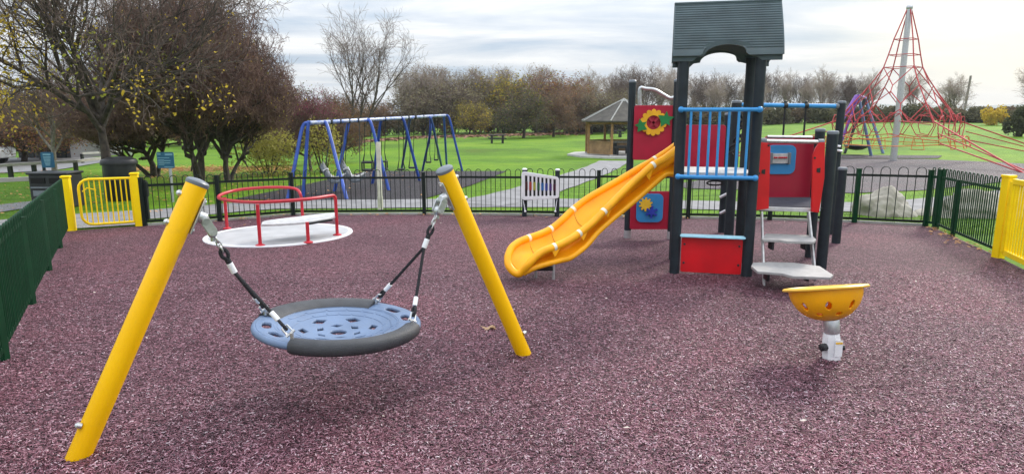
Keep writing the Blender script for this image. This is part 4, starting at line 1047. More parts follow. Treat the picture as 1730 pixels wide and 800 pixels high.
mb = MB()
for c in cor: mb.tube([pc+V((c[0]*Rr, c[1]*Rr, z_e+.01)), pc+UZ*(z_a+.01)], .045, 6)
mb.lathe([(.28, -.14), (.06, .02), (.001, .04)], 8, pc+UZ*z_a); part('ridge_tile', mb, mat('pale_ridge', (.30, .30, .28), .8), rr_)
for i, c in enumerate(cor):
    b = pc+V((c[0]*rp_, c[1]*rp_, 0)); mb = MB(); mb.box(b+UZ*1.05, (.14, .14, 2.2)); part('post', mb, m_wood, pv)
    mb = MB(); mb.box(b+UZ*.08, (.16, .16, .18)); part('post_foot', mb, m_conc, pv)
mb = MB()
for i in range(n_): j = (i+1) % n_; mb.beam(pc+V((cor[i][0]*rp_, cor[i][1]*rp_, z_e-.12)), pc+V((cor[j][0]*rp_, cor[j][1]*rp_, z_e-.12)), .1, .16)
part('ring_beam', mb, m_wood, pv)
for i in (4, 1, 2):
    i0, j = i, (i+1) % n_; a = pc+V((cor[i0][0]*rp_, cor[i0][1]*rp_, 0)); b = pc+V((cor[j][0]*rp_, cor[j][1]*rp_, 0)); 
    mb = MB(); mb.beam(a+UZ*.52, b+UZ*.52, .05, .68); mb.beam(a+UZ*.90, b+UZ*.90, .12, .06); mb.beam(a+UZ*.2, b+UZ*.2, .09, .08); part('wall_panel', mb, mat('oak_boards', (.24, .15, .07), .8, nscale=3, var=.3), pv)
padp = [(pc.x-.1+3.3*cos(2*pi*i/10), pc.y+3.6*sin(2*pi*i/10)) for i in range(10)]
mb = MB(); mb.prism(padp, (0, 0, pc.z+.0), (1, 0, 0), (0, 1, 0), .20); struct('pavilion_pad', mb, m_conc)
def picnic(loc, rz, label, sc=1):
    o = thing('picnic_table', label, 'picnic table', loc, rz=rz)
    mb = MB(); mb.box((0, 0, .75), (1.6, .8, .09)); part('tabletop', mb, m_blk if sc != 2 else m_blk, o)
    for s_ in (-1, 1): mb = MB(); mb.box((0, s_*.72, .45), (1.6, .3, .09)); part('bench', mb, m_blk, o)
    for s_ in (-1, 1):
        mb = MB(); mb.box((s_*.5, 0, .37), (.16, .6, .74)); mb.beam((s_*.5, -.78, .38), (s_*.5, .78, .38), .09, .09)
        for t in (-1, 1): mb.box((s_*.5, t*.7, .21), (.09, .12, .42))
        part('table_leg', mb, m_blk, o)
    return o
picnic(gp(840, 242), .1, 'black picnic table alone on the open lawn')
picnic(gp(1040, 232), .03, 'black picnic table on the lawn seen through the pavilion')
q = picnic(pc+V((-.1, -.5, .10)), .15, 'black picnic table with a grey top standing inside the pavilion')
for ch in q.children:
    if ch.name.startswith('tabletop'): ch.data.materials[0] = m_woodg
# ================================================================ BOULDERS
def boulder(c, rx, ry, rz_, seed, label):
    bm = bmesh.new(); bmesh.ops.create_icosphere(bm, subdivisions=5, radius=1)
    for v in bm.verts:
        p = v.co.copy(); n = mnoise.noise(p*1.1+V((seed, 0, 0)))*.45+mnoise.noise(p*3+V((seed, 0, 0)))*.13+mnoise.noise(p*8)*.05+mnoise.noise(p*19)*.022
        p = p*(1+n)
        p = V((p.x*rx, p.y*ry, max(-.1, p.z)*rz_)); v.co = p
    me = bpy.data.meshes.new('boulder'); bm.to_mesh(me); bm.free(); me.shade_smooth(); me.materials.append(m_stone)
    o = bpy.data.objects.new('boulder', me); COL.objects.link(o); o.location = c; o['label'] = label; o['category'] = 'boulder'; o['group'] = 'boulders behind the fence'
boulder(gp(1505, 365)+V((0, .2, -.02)), .52, .42, .56, 3.1, 'rounded pale stone boulder behind the right part of the back fence')
boulder(gp(1662, 368)+V((0, .3, -.04)), 1.0, .5, .50, 7.7, 'long low stone boulder behind the green right hand fence')
# ================================================================ NET PYRAMID
nc = gp(1509, 272); NH = at(1540, 13, nc.y).z-nc.z
npn = thing('climbing_net', 'tall pyramid climbing net of red ropes hung from a leaning grey steel mast', 'climbing net', nc)
topn = nc+UZ*NH
mb = MB(); mb.tube([nc-UZ*.2, nc+UZ*NH*.5, topn], [.17, .15, .13], 20); mb.ell(topn, .16); part('mast', mb, m_gal, npn)
anR = gp(1765, 296); dv = V((anR.x-nc.x, anR.y-nc.y, 0)); ra = min(dv.length, 9.5); dv.normalize()
an = []
for k_ in range(4):
    q = k_*pi/2; d = V((dv.x*cos(q)-dv.y*sin(q), dv.x*sin(q)+dv.y*cos(q), 0)); an.append(d)
def ring(k_, h, f):  # point on corner k_ at height h (0..1 of mast)
    return nc+an[k_]*f+UZ*NH*h
# outline of the net: radius for a height
pro = [(1.0, 0.08), (.80, .62), (.70, .82), (.62, 1.0), (.54, 1.4), (.46, 1.9), (.37, 2.5), (.27, 3.2), (.20, 3.6), (.14, 3.9), (.08, 4.0)]
hs = [1.0, .80, .70, .62, .46, .27, .16]
def rad(h): return interp(h, sorted((a, b) for a, b in pro))
cor_ = []
for k_ in range(4):
    pts = [ring(k_, h, rad(h)) for h in (1.0, .90, .80, .70, .62, .54, .46, .36, .27)]
    mb = MB(); mb.tube(pts, .030, 6); ground_a = nc+an[k_]*ra; ground_a.z = zg(ground_a.x, ground_a.y)
    mb.tube([pts[-1], ground_a], .034, 6); mb.tube([ring(k_, .14, 3.9), ground_a], .03, 6); mb.tube([ring(k_, .20, 3.6), ground_a+V((.3, 0, 0))], .026, 6)
    part('corner_cable', mb, m_netr, npn)
sides = MB(); sides2 = MB()
for k_ in range(4):
    j = (k_+1) % 4
    for h in (.80, .70, .62): sides.tube([ring(k_, h, rad(h)), ring(j, h, rad(h))], .022, 5)
    # hexagonal mesh between the corner cables
    def G(h, s_):
        a, b = ring(k_, h, rad(h)), ring(j, h, rad(h)); c = a.lerp(b, s_); c2 = nc+UZ*NH*h; return c+(c-c2)*.12*sin(pi*s_)
    rows = [(.62, 1), (.50, 2), (.38, 3), (.27, 4)]
    for (h0, n0), (h1, n1) in zip(rows, rows[1:]):
        hm = (h0+h1)/2
        for i in range(n0+1):
            s0 = i/n0; a_ = (i)/n1; b_ = (i+1)/n1
            if 0 < i < n0: sides.tube([G(h0, s0), G(hm, s0)], .024, 5)
            st_ = G(hm+.02, s0) if 0 < i < n0 else G(h0, s0)
            for s1 in (a_, b_):
                if 0 < s1 < 1: sides.tube([st_, G(h1, s1)], .024, 5)
                else: sides.tube([G(hm+.02, s0), G(h1+.03, s1)], .018, 5)
    # lower irregular hexagon net and the two bottom ropes
    rr_ = random.Random(k_+3)
    for i in range(4):
        s0 = (i+.5)/4; c = G(.245+rr_.uniform(-.01, .01), s0); r_ = .60
        ax_ = (ring(j, .2, 3)-ring(k_, .2, 3)).normalized(); hx = [c+ax_*r_*.8*cos(2*pi*q/6)*rr_.uniform(.8, 1.15)+UZ*r_*sin(2*pi*q/6)*rr_.uniform(.8, 1.1) for q in range(6)]
        sides.tube(hx, .024, 5, closed=True); sides.tube([hx[4], G(.17, s0-.03)], .02, 5); sides.tube([hx[1], G(.30, s0)], .02, 5)
    sides2.tube([G(.165+.012*sin(s_*1.9), s_/6) for s_ in range(7)], .024, 5); sides2.tube([G(.135-.02*sin(s_*.5), s_/6) for s_ in range(7)], .024, 5)
    for i in (1, 3, 5): sides2.tube([G(.16, (i+.5)/7), G(.10, (i+.4)/7), G(.10, (i+1.1)/7), G(.16, (i+1.0)/7)], .022, 5)
    sides.tube([nc+UZ*NH*.27, ring(k_, .25, 3.0)], .02, 5)
part('net_mesh', sides, m_netr, npn); part('lower_net', sides2, m_neto, npn)
# ================================================================ NEST SWING behind the net
n0 = gp(1472, 264); n1 = gp(1427, 259); n2 = gp(1492, 259.5); n3 = V((n1.x-1.6, n0.y, n0.z))
ns = thing('nest_swing', 'black nest swing hanging from a purple and slate blue frame beyond the net', 'swing', gp(1452, 262))
a0_, a1_ = at(1450, 162, n0.y), at(1462, 166, n1.y+1.0)
mb = MB(); mb.tube([a0_, a1_], .09, 12); part('crossbar', mb, m_purp, ns)
for p, q, m in ((a0_, n0, m_pblue), (a0_, gp(1412, 264), m_purp), (a1_, n1, m_slate), (a1_, n2, m_pblue)): mb = MB(); mb.tube([p, q], .085, 12); part('leg', mb, m, ns)
mb = MB(); mb.tube([a0_+V((-.1, 0, 0)), at(1436, 180, n0.y-.2), at(1421, 206, n0.y-.4)], .11, 8); part('brace', mb, m_purp, ns)
bc_ = at(1447, 246, n0.y+1); mb = MB(); mb.lathe([(.001, -.28), (.35, -.24), (.62, -.1), (.68, 0), (.64, .03), (.55, -.06), (.3, -.2), (.001, -.24)], 20, bc_); sn = part('nest_seat', mb, m_blk, ns)
for s_ in (-1, 1):
    for t in (-1, 1): mb = MB(); mb.tube([bc_+V((s_*.55, t*.4, 0)), (a0_ if t < 0 else a1_)+V((s_*.1, 0, 0))], .022, 5); part('rope', mb, m_rope, sn)
# distant building and car beyond the car park
bl0 = gp(85, 283); Yb = 38; a, c = at(32, 226, Yb), at(122, 280, Yb)
bd = thing('low_building', 'low grey building half hidden under the trees beyond the car park', 'building', V((a.x, Yb, c.z)))
mb = MB(); mb.box(((a.x+c.x)/2, Yb+2.5, (a.z+c.z)/2-.3), (c.x-a.x, 5, a.z-c.z+.6)); part('wall', mb, mat('grey_render', (.13, .13, .14), .8, nscale=1), bd)
mb = MB(); mb.box(((a.x+c.x)/2, Yb+2.5, a.z+.08), (c.x-a.x+.5, 5.5, .2)); part('roof', mb, m_shin, bd)
for u in (45, 75, 100): p = at(u, 258, Yb-.0); mb = MB(); mb.box(p, (.9, .08, .9)); wn_ = part('window', mb, m_blkm, bd)
ca = V((at(-66, 279, gp(-2, 279).y).x, gp(-2, 279).y, 0)); ca.z = zg(ca.x, ca.y)
cr = thing('parked_car', 'white parked car at the far left beyond the car park rail', 'car', ca+UZ*.03, rz=.02)
mb = MB(); mb.prism([(-2, .3), (2.05, .3), (2.1, .7), (1.9, .85), (1.0, .98), (.45, 1.45), (-1.2, 1.5), (-1.95, 1.05), (-2.05, .7)], (0, 0, 0), (1, 0, 0), UZ, 1.7); part('body', mb, mat('white_car_paint', (.75, .76, .78), .2), cr, bev=.06)
mb = MB(); mb.prism([(-1.55, 1.02), (.8, 1.0), (.38, 1.38), (-1.15, 1.42)], (0, 0, 0), (1, 0, 0), UZ, 1.72); part('windows', mb, mat('car_glass', (.02, .025, .03), .08), cr)
for x in (-1.25, 1.3):
    for y in (-.8, .8): mb = MB(); mb.tube([(x, y-.1, .33), (x, y+.1, .33)], .33, 20); part('wheel', mb, m_blk, cr)
# far pole on the right horizon
p = V((at(1630, 178, 230).x, 230, 0)); p.z = zg(p.x, p.y); zt = at(1634, 128, 230).z; mb = MB(); mb.tube([p, V((p.x+.8, p.y, zt))], .35, 8); single('telegraph_pole', mb, m_barkg, 'lone dark telegraph pole on the far horizon at the right', 'pole', p)
# ================================================================ TREES
def fastmesh(name, vs, fs, m, smooth=False):
    me = bpy.data.meshes.new(name); me.from_pydata(vs, [], fs); me.materials.append(m)
    if smooth: me.shade_smooth()
    me.update(); return me
class Tree:
    def __init__(s, seed): s.r = random.Random(seed); s.wood = MB(); s.tv = []; s.tf = []; s.tips = []
    def twig(s, p, q, r):
        d = q-p
        if d.length < 1e-4: return
        x, y, _ = frame(d); o = len(s.tv)
        for k in range(3): a = 2.094*k; s.tv.append(tuple(p+(x*cos(a)+y*sin(a))*r))
        s.tv.append(tuple(q)); s.tf += [(o, o+1, o+3), (o+1, o+2, o+3), (o+2, o, o+3)]
    def twigseg(s, p, q, r0, r1):
        d = q-p
        if d.length < 1e-4: return
        x, y, _ = frame(d); o = len(s.tv)
        for (c, r) in ((p, r0), (q, r1)):
            for k in range(3): a = 2.094*k; s.tv.append(tuple(c+(x*cos(a)+y*sin(a))*r))
        s.tf += [(o, o+1, o+4, o+3), (o+1, o+2, o+5, o+4), (o+2, o, o+3, o+5)]
    def grow(s, p, d, ln, r, lev, P):
        rn = s.r; n = max(3, int(ln/P['seg'][lev])); st = ln/n; pts = [p.copy()]; rs = [r]; d = d.normalized()
        env = P.get('env'); fl_ = P.get('floor', .8)+rn.uniform(-.1, .9)
        for i in range(n):
            w_ = P['wig'][lev]; d = (d+V((rn.gauss(0, w_), rn.gauss(0, w_), rn.gauss(0, w_)+P['up'][lev]))).normalized()
            p = p+d*st
            if env:
                q = (p.x/env[1])**2+(p.y/env[1])**2+((p.z-env[0])/(env[2] if p.z > env[0] else env[3]))**2
                if q > 1 and lev > 0 and i > 0:
                    if q > 1.35+rn.random()*.5: break
            if p.z < fl_ and lev > 0: d = V((d.x, d.y, abs(d.z)*.5+.25)).normalized()
            pts.append(p.copy()); rs.append(max(P['rmin'], r*(1-(i+1)/n*P['taper'])))
        m = len(pts)
        if lev <= P['woodlev']: s.wood.tube(pts, rs, (10, 8, 6, 5, 4)[lev], caps=False)
        else:
            for i in range(m-2): s.twigseg(pts[i], pts[i+1], rs[i], rs[i+1])
            s.twig(pts[-2], pts[-1], rs[-2])
        if lev >= P['levels']:
            s.tips += pts[1:]; return
        nc_ = P['nch'][lev]; nc_ = int(nc_*(m-1)/n+rn.random())
        for c in range(nc_):
            t = P['start'][lev]+(1-P['start'][lev])*(c+rn.random()*.9)/max(1, nc_); i = min(m-2, int(t*(m-1))); f = t*(m-1)-i
            b = pts[i].lerp(pts[i+1], min(1, f)); dd = (pts[i+1]-pts[i]).normalized()
            x, y, _ = frame(dd); az = rn.random()*2*pi if lev > 0 or not P.get('even') else 2*pi*(c*.382+rn.random()*.1); an_ = R(rn.uniform(*P['ang'][lev]))
            nd = dd*cos(an_)+(x*cos(az)+y*sin(az))*sin(an_)
            s.grow(b, nd, P['len'][lev+1]*rn.uniform(.65, 1.15)*(1-.35*t), max(P['rmin'], min(rs[i]*.72, P['rad'][lev+1])), lev+1, P)
    def leaves(s, n, size, filt=None, jit=.12):
        rn = s.r; vs = []; fs = []; T_ = [t for t in s.tips if filt is None or filt(t)]
        if not T_: return vs, fs
        for _ in range(n):
            c = rn.choice(T_)+V((rn.gauss(0, jit), rn.gauss(0, jit), rn.gauss(0, jit))); a = V((rn.gauss(0, 1), rn.gauss(0, 1), rn.gauss(0, .7))).normalized(); b = a.cross(V((rn.gauss(0, 1), rn.gauss(0, 1), rn.gauss(0, 1)))).normalized()
            z_ = size*rn.uniform(.6, 1.3); o = len(vs)
            vs += [tuple(c-a*z_), tuple(c+b*z_*.6), tuple(c+a*z_), tuple(c-b*z_*.6)]; fs.append((o, o+1, o+2, o+3))
        return vs, fs
def make_tree(name, label, cat, P, seed, bark, twigm, leaf_sets, trunks=None, group=None):
    t = Tree(seed)
    for (p, d, ln, r) in (trunks or [(V((0, 0, -.15)), V((0, 0, 1)), P['len'][0], P['rad'][0])]): t.grow(V(p), V(d), ln, r, 0, P)
    root = bpy.data.objects.new(name, None); COL.objects.link(root); root['label'] = label; root['category'] = cat; root.empty_display_size = .1
    if group: root['group'] = group
    # root flare
    o = bpy.data.objects.new('trunk', fastmesh('trunk', t.wood.v, t.wood.f, bark, True)); COL.objects.link(o); o.parent = root
    o = bpy.data.objects.new('crown', fastmesh('crown', t.tv, t.tf, twigm)); COL.objects.link(o); o.parent = root; cr_ = o
    for n, size, m, filt, jit in leaf_sets:
        vs, fs = t.leaves(n, size, filt, jit)
        if not vs: continue
        o = bpy.data.objects.new('foliage', fastmesh('foliage', vs, fs, m)); COL.objects.link(o); o.parent = cr_
    return root
# --- big spreading bare tree, left
PA = dict(seg=[.35, .3, .22, .16, .12, .1], wig=[.012, .09, .12, .16, .2, .25], up=[.03, .035, .03, .03, .0, 0], len=[2.3, 5.4, 2.9, 1.6, .8, .4], rad=[.19, .085, .035, .016, .008, .005], rmin=.004, taper=.74, woodlev=3, levels=5, nch=[12, 8, 6, 4, 3], start=[.70, .22, .2, .15, .15], ang=[(15, 72), (22, 55), (25, 55), (25, 60), (30, 60)], even=True, env=(4.4, 4.9, 6.2, 3.4), floor=1.55)
rn = random.Random(2)
lowf = lambda p: p.z < 3.6 and p.z > 1.6 and (p.x < -.3 or p.y < -1)
tA_ = make_tree('spreading_tree', 'large nearly bare spreading tree with scattered yellow leaves behind the yellow gate', 'tree', PA, 11, m_bark, m_twig,
    [(1700, .045, m_lyel, lambda p: 1.6 < p.z < 3.6 and p.x < -.5 and p.y < 1 and mnoise.noise(p*1.1) > -.05, .28), (160, .045, m_lyel, lambda p: p.z < 2.6 and p.x > .4 and mnoise.noise(p*1.5) > .1, .12), (260, .038, m_lyel, lambda p: p.z < 4.6 and mnoise.noise(p*1.5) > .2, .1), (380, .042, mat('lime_leaves', (.22, .24, .03), .7, nscale=3, col2=(.42, .42, .05), trans=.35), lambda p: .4 < p.x < 1.9 and 2.1 < p.z < 3.3, .2)])
tA_.location = gp(190, 338)+V((0, 0, 0))
# --- dense hawthorns
PB = dict(seg=[.3, .3, .2, .15, .12, .1], wig=[.14, .16, .18, .22, .26, .3], up=[.05, .04, .02, .0, 0, 0], len=[1.7, 3.9, 2.3, 1.25, .7, .35], rad=[.17, .10, .05, .022, .011, .007], rmin=.006, taper=.7, woodlev=2, levels=5, nch=[11, 8, 6, 5, 4], start=[.5, .2, .12, .1, .1], ang=[(20, 78), (25, 70), (25, 70), (30, 75), (30, 80)], even=True, env=(3.3, 3.3, 3.35, 2.0), floor=1.35)
tr2 = [((0, 0, -.15), (.05, 0, 1), 1.5, .17), ((.14, .05, -.1), (.45, .1, 1), 1.7, .11), ((-.12, 0, -.1), (-.5, -.1, 1), 1.7, .10)]
hB = make_tree('hawthorn_tree', 'dense twiggy reddish brown hawthorn with forked trunk behind the leaning yellow post', 'tree', PB, 5, m_bark, m_twigr, [(1800, .032, m_lbrn, lambda p: p.z < 4.6, .12), (900, .032, m_lrus, None, .12), (900, .035, m_lolv, lambda p: p.z < 4, .15), (420, .036, m_lyel, lambda p: p.z < 2.5 and mnoise.noise(p*1.5) > 0, .15)], tr2, group='hawthorns behind the fence')
hB.location = gp(338, 312); hB.scale = (.95, .95, 1.14); hB.rotation_euler[2] = 2.0
hC = dup(hB, gp(386, 306), 4.4, (.74, .8, .78), 'dense twiggy hawthorn with dark trunk, the one nearer the blue swings', 'hawthorns behind the fence')
hD = dup(hB, gp(205, 306)+V((0, 2, 0)), .6, (.9, .9, .8), 'dark multi stemmed hawthorn directly behind the big spreading tree', 'hawthorns behind the fence')
# --- far tree kinds
def far_tree(kind, seed):
    if kind == 'bare':
        P = dict(seg=[1, .8, .5, .35, .3], wig=[.05, .08, .12, .16, .2], up=[.1, .12, .08, .04, .02], len=[4.6, 5.6, 3.2, 1.7, .9], rad=[.20, .10, .05, .028, .016], rmin=.012, taper=.75, woodlev=1, levels=4, nch=[9, 8, 7, 5], start=[.3, .2, .15, .1], ang=[(16, 42), (20, 45), (22, 50), (25, 55)], even=True, env=(6, 4.2, 5.5, 5.5), floor=.8)
        return P
    P = dict(seg=[.6, .6, .45, .3, .25], wig=[.1, .14, .18, .22, .25], up=[.06, .05, .02, 0, 0], len=[2.4, 4.2, 2.5, 1.4, .8], rad=[.20, .10, .05, .03, .018], rmin=.013, taper=.7, woodlev=1, levels=4, nch=[11, 8, 7, 5], start=[.3, .15, .1, .1], ang=[(25, 80), (25, 65), (25, 65), (30, 70)], even=True, env=(3.6, 3.7, 3.6, 2.7), floor=.7)
    return P
def litter_free(t): return t
def ordn(i):
    a = ['first', 'second', 'third', 'fourth', 'fifth', 'sixth', 'seventh', 'eighth', 'ninth', 'tenth', 'eleventh', 'twelfth', 'thirteenth', 'fourteenth', 'fifteenth', 'sixteenth', 'seventeenth', 'eighteenth', 'nineteenth', 'twentieth']
    return a[i] if i < 20 else 'twenty '+a[i-20]
K1 = {}; NAT = {}
def kind(nm, lab, k, seed, bark, tw, leaf):
    r = make_tree(nm, lab, 'tree', far_tree(k, seed), seed, bark, tw, leaf); r.location = (0, -60, -30); K1[lab] = r; zs_ = sorted(v.co.z for v in [c_ for c_ in r.children if c_.name.startswith('crown')][0].data.vertices); NAT[lab] = zs_[int(len(zs_)*.9985)]; return r
b1 = kind('bare_tree', 'b1', 'bare', 21, m_barkg, m_twig, [])
b2 = kind('bare_tree', 'b2', 'bare', 22, m_barkg, m_twigl, [])
b3 = kind('bare_tree', 'b3', 'bare', 27, m_barkg, m_twigl, [(900, .10, m_lgry, None, .25)])
r1 = kind('round_tree', 'r1', 'r', 31, m_bark, m_twigr, [(5200, .085, m_lbrn, None, .2), (2300, .085, m_lrus, None, .2)])
r2 = kind('round_tree', 'r2', 'r', 32, m_bark, m_twig, [(6500, .09, m_lgry, None, .22)])
r3 = kind('round_tree', 'r3', 'r', 33, m_bark, m_twig, [(5500, .09, m_ldrk, None, .22), (1500, .09, m_lolv, None, .2)])
r4 = kind('round_tree', 'r4', 'r', 34, m_bark, m_twig, [(6500, .09, m_lolv, None, .22), (2200, .09, m_lyel, None, .25)])
r5 = kind('round_tree', 'r5', 'r', 35, m_bark, m_twigr, [(7500, .07, m_lrus, None, .25), (1800, .08, m_lolv, None, .2)])
H0 = {'b1': 11.2, 'b2': 11.2, 'b3': 11.2}
placed = 0
def put(k, u, vb, vt, Y, wf, label, group, rz=None):
    """tree of kind k whose foot is at pixel column u and distance Y, top at vt"""
    global placed
    src = K1[k]; x = at(u, 200, Y).x; z = zg(x, Y); b = V((x, Y, z)); h = at(u, vt, Y).z-z
    nat = NAT[k]; s_ = h/nat; placed += 1
    o = dup(src, b, rz if rz is not None else (u*1.7+Y) % 6.28, (s_*wf, s_*wf, s_), label, group)
    return o
GM = 'trees along the far side of the lawn'
# mid and far trees, left to right
put('r5', -40, 0, 120, 30, 1.0, 'rust leaved tree at the far left edge over the car park', GM)
put('r3', 30, 0, 135, 34, 1.1, 'dark green and rust tree above the white parked car', GM)
put('r5', 62, 0, 150, 36, 1.0, 'low rust coloured tree just left of the pale tree trunk', GM)
put('r1', 110, 0, 160, 40, 1.1, 'brown tree in front of the low grey building', GM)
put('r3', 165, 0, 165, 46, 1.2, 'dark tree far behind the large spreading tree', GM)
put('r1', 240, 0, 175, 60, 1.5, 'brown tree filling the gap between the big tree and the hawthorns', GM)
put('r5', 300, 0, 180, 66, 1.5, 'rust tree low behind the left hawthorn trunk', GM)
put('r3', 420, 0, 165, 60, 1.4, 'dark tree low behind the hawthorn crowns', GM)
put('r4', 462, 0, 190, 30, .9, 'bright olive yellow bush between the hawthorns and the blue swings', GM)
PF = dict(seg=[.8, .7, .5, .35, .3], wig=[.05, .07, .10, .14, .2], up=[.03, .05, .05, .04, .02], len=[4.2, 6.2, 3.2, 1.7, .9], rad=[.15, .07, .034, .018, .012], rmin=.009, taper=.78, woodlev=1, levels=4, nch=[6, 6, 5, 3], start=[.4, .2, .15, .1], ang=[(12, 40), (16, 40), (20, 42), (25, 50)], even=True, env=(7, 5.6, 6.2, 6), floor=.8)
fan = make_tree('bare_tree', 'tall bare tree with fanned branches standing above the blue swings', 'tree', PF, 52, m_bark, m_twig, [], [((0, 0, -.15), (-.18, 0, 1), 4.4, .15), ((.2, 0, -.1), (.42, .1, 1), 4.6, .14), ((.1, .1, -.1), (.1, .2, 1), 4.4, .12)], group=GM)
Yf = 62.0; xf = at(600, 200, Yf).x; zf_ = zg(xf, Yf); zs_ = sorted(v.co.z for v in [c_ for c_ in fan.children if c_.name.startswith('crown')][0].data.vertices); s_ = (at(600, 22, Yf).z-zf_)/zs_[int(len(zs_)*.99)]; fan.location = (xf, Yf, zf_); fan.scale = (s_*.95, s_*.95, s_)
put('r1', 580, 0, 150, 64, 1.1, 'brown tree low behind the swing crossbar', GM)
put('r3', 500, 0, 150, 66, 1.2, 'dark green brown tree behind the left end of the swings', GM)
put('r1', 640, 0, 165, 88, 1.2, 'brown tree behind the right half of the blue swings', GM)
put('b3', 690, 0, 118, 96, 1.0, 'pale grey green tree with bare top at the start of the far tree line', GM)
put('b3', 722, 0, 108, 98, 1.0, 'tall greyish tree with a twiggy top, third in the far tree line', GM)
put('b3', 752, 0, 112, 97, 1.0, 'greyish tree with twiggy crown over the right end of the swings', GM)
put('r2', 715, 0, 150, 92, 1.2, 'grey olive rounded tree behind the right hand swing legs', GM)
put('r2', 765, 0, 128, 95, 1.3, 'broad olive brown tree left of the leaning right yellow post top', GM)
put('r4', 792, 0, 172, 88, 1.0, 'low yellow green tree at the lawn edge above the leaning post', GM)
put('b3', 812, 0, 112, 101, 1.0, 'grey bare topped tree behind the yellow green one', GM)
put('r4', 852, 0, 125, 102, 1.1, 'olive yellow tree rising behind the dark round tree', GM)
put('b3', 840, 0, 112, 106, 1.0, 'thin bare topped tree behind the olive yellow tree', GM)
put('r3', 884, 0, 148, 76, 1.05, 'dark rounded tree standing out on the lawn right of the picnic table', GM)
put('r5', 918, 0, 122, 100, 1.2, 'orange brown tree in the middle of the far tree line', GM)
put('b3', 905, 0, 110, 108, 1.0, 'bare topped tree peeping over the orange brown one', GM)
put('r1', 935, 0, 150, 80, 1.0, 'reddish brown round tree on the lawn beside the dark one', GM)
put('r1', 958, 0, 145, 90, 1.1, 'reddish brown round tree with double trunk left of the pavilion', GM)
put('r5', 965, 0, 128, 104, 1.1, 'russet tree behind the reddish round trees', GM)
put('r2', 1000, 0, 152, 92, 1.1, 'grey olive tree over the left of the pavilion roof', GM)
put('r2', 1040, 0, 150, 96, 1.1, 'grey olive tree directly behind the pavilion roof', GM)
RB = 'bare trees of the right hand tree line'
rr = random.Random(77)
for i, u in enumerate(range(985, 1480, 21)):
    vt = 112+rr.uniform(-6, 18)+(8 if u > 1440 else 0); Y = 112+rr.uniform(-8, 14)
    put(rr.choice(['b2', 'b2', 'b3', 'b1']), u+rr.uniform(-6, 6), 0, vt, Y, rr.uniform(.8, 1.05), 'bare winter tree, %s from the left in the right hand row beyond the lawn' % ordn(i), RB)
put('b2', 1542, 0, 118, 105, .9, 'bare tree seen through the climbing net behind the mast', GM)
put('b2', 1612, 0, 124, 112, 1.25, 'spreading bare tree alone between the net and the telegraph pole', GM)
put('b2', 1745, 0, 96, 100, 1.0, 'bare tree cut off by the right edge', GM)
for i, u in enumerate(list(range(-120, 240, 40))): put(['r1', 'r5', 'r3'][i % 3], u, 0, 190+rr.uniform(-20, 6), 75, 1.6, 'dark far tree low under the big trees on the left, %s from the left edge' % ordn(i), 'far dark trees on the left')
# reddish plum tree
PP = dict(far_tree('r', 1)); 
plum = make_tree('plum_tree', 'dark branched tree with plum red foliage behind the left end of the blue swings', 'tree', PP, 44, m_barkg, m_twigr, [(2600, .05, m_lpur, lambda p: p.z > 3.9, .2), (1500, .05, m_ldrk, None, .2), (900, .05, m_lbrn, None, .2)], [((0, 0, -.15), (.05, 0, 1), 2.6, .16)])
b = gp(526, 289); plum.location = b; s_ = (at(526, 118, b.y).z-b.z)/7.0; plum.scale = (s_*.78, s_*.78, s_)
o = put('r1', 576, 0, 165, 33, .75, 'slim brown tree between the plum tree and the swing legs', GM)
# pale trunk tree on the left and a yellow bush
pt2 = dup(K1['b1'], gp(92, 291), 2.2, (.55, .55, .5), 'small tree with pale grey trunk beside the blue crest notice', GM)
def bush(c, rx, rz_, n, size, m, label, seed, group=None, stems=14):
    t = random.Random(seed); vs = []; fs = []; c = V(c)
    lobes = [(t.uniform(-.6, .6)*rx, t.uniform(-.5, .5)*rx, t.uniform(.25, .75)*rz_, t.uniform(.3, .5)) for _ in range(9)]
    for _ in range(n):
        lx, ly, lz, lr = t.choice(lobes); d = V((t.gauss(0, 1), t.gauss(0, 1), t.gauss(0, 1))).normalized()*t.random()**.4
        p = V((lx+d.x*lr*rx, ly+d.y*lr*rx, max(.05, lz+d.z*lr*rz_))); a = V((t.gauss(0, 1), t.gauss(0, 1), t.gauss(0, .7))).normalized(); b_ = a.cross(V((t.gauss(0, 1), t.gauss(0, 1), t.gauss(0, 1)))).normalized()
        z_ = size*t.uniform(.6, 1.3); o = len(vs); vs += [tuple(p-a*z_), tuple(p+b_*z_*.6), tuple(p+a*z_), tuple(p-b_*z_*.6)]; fs.append((o, o+1, o+2, o+3))
    root = bpy.data.objects.new('bush', None); COL.objects.link(root); root.location = c; root['label'] = label; root['category'] = 'bush'
    if group: root['group'] = group
    o = bpy.data.objects.new('foliage', fastmesh('foliage', vs, fs, m)); COL.objects.link(o); o.parent = root
    mb = MB()
    for i in range(stems): lx, ly, lz, lr = t.choice(lobes); mb.tube([(lx*.2, ly*.2, -.05), (lx*.6, ly*.6, lz*.6), (lx*1.1, ly*1.1, lz*1.2)], [.03*rz_*.5, .02*rz_*.5, .008], 5)
    o = bpy.data.objects.new('stems', mesh('stems', mb, 38, (0, 0, 0))); o.data.materials.append(m_bark); COL.objects.link(o); o.parent = root
    return root
bush(gp(455, 296), 1.3, 1.7, 2600, .05, mat('yellow_olive_leaves', (.28, .26, .05), .7, nscale=2, col2=(.50, .44, .10), trans=.35), 'yellow leaved shrub left of the swing legs behind the fence', 5)
bush(gp(548, 292), .9, 2.2, 1500, .05, mat('yellow_olive_leaves', (0, 0, 0)), 'yellow leaved shrub seen through the first pair of blue swing legs', 6)
Y = 100
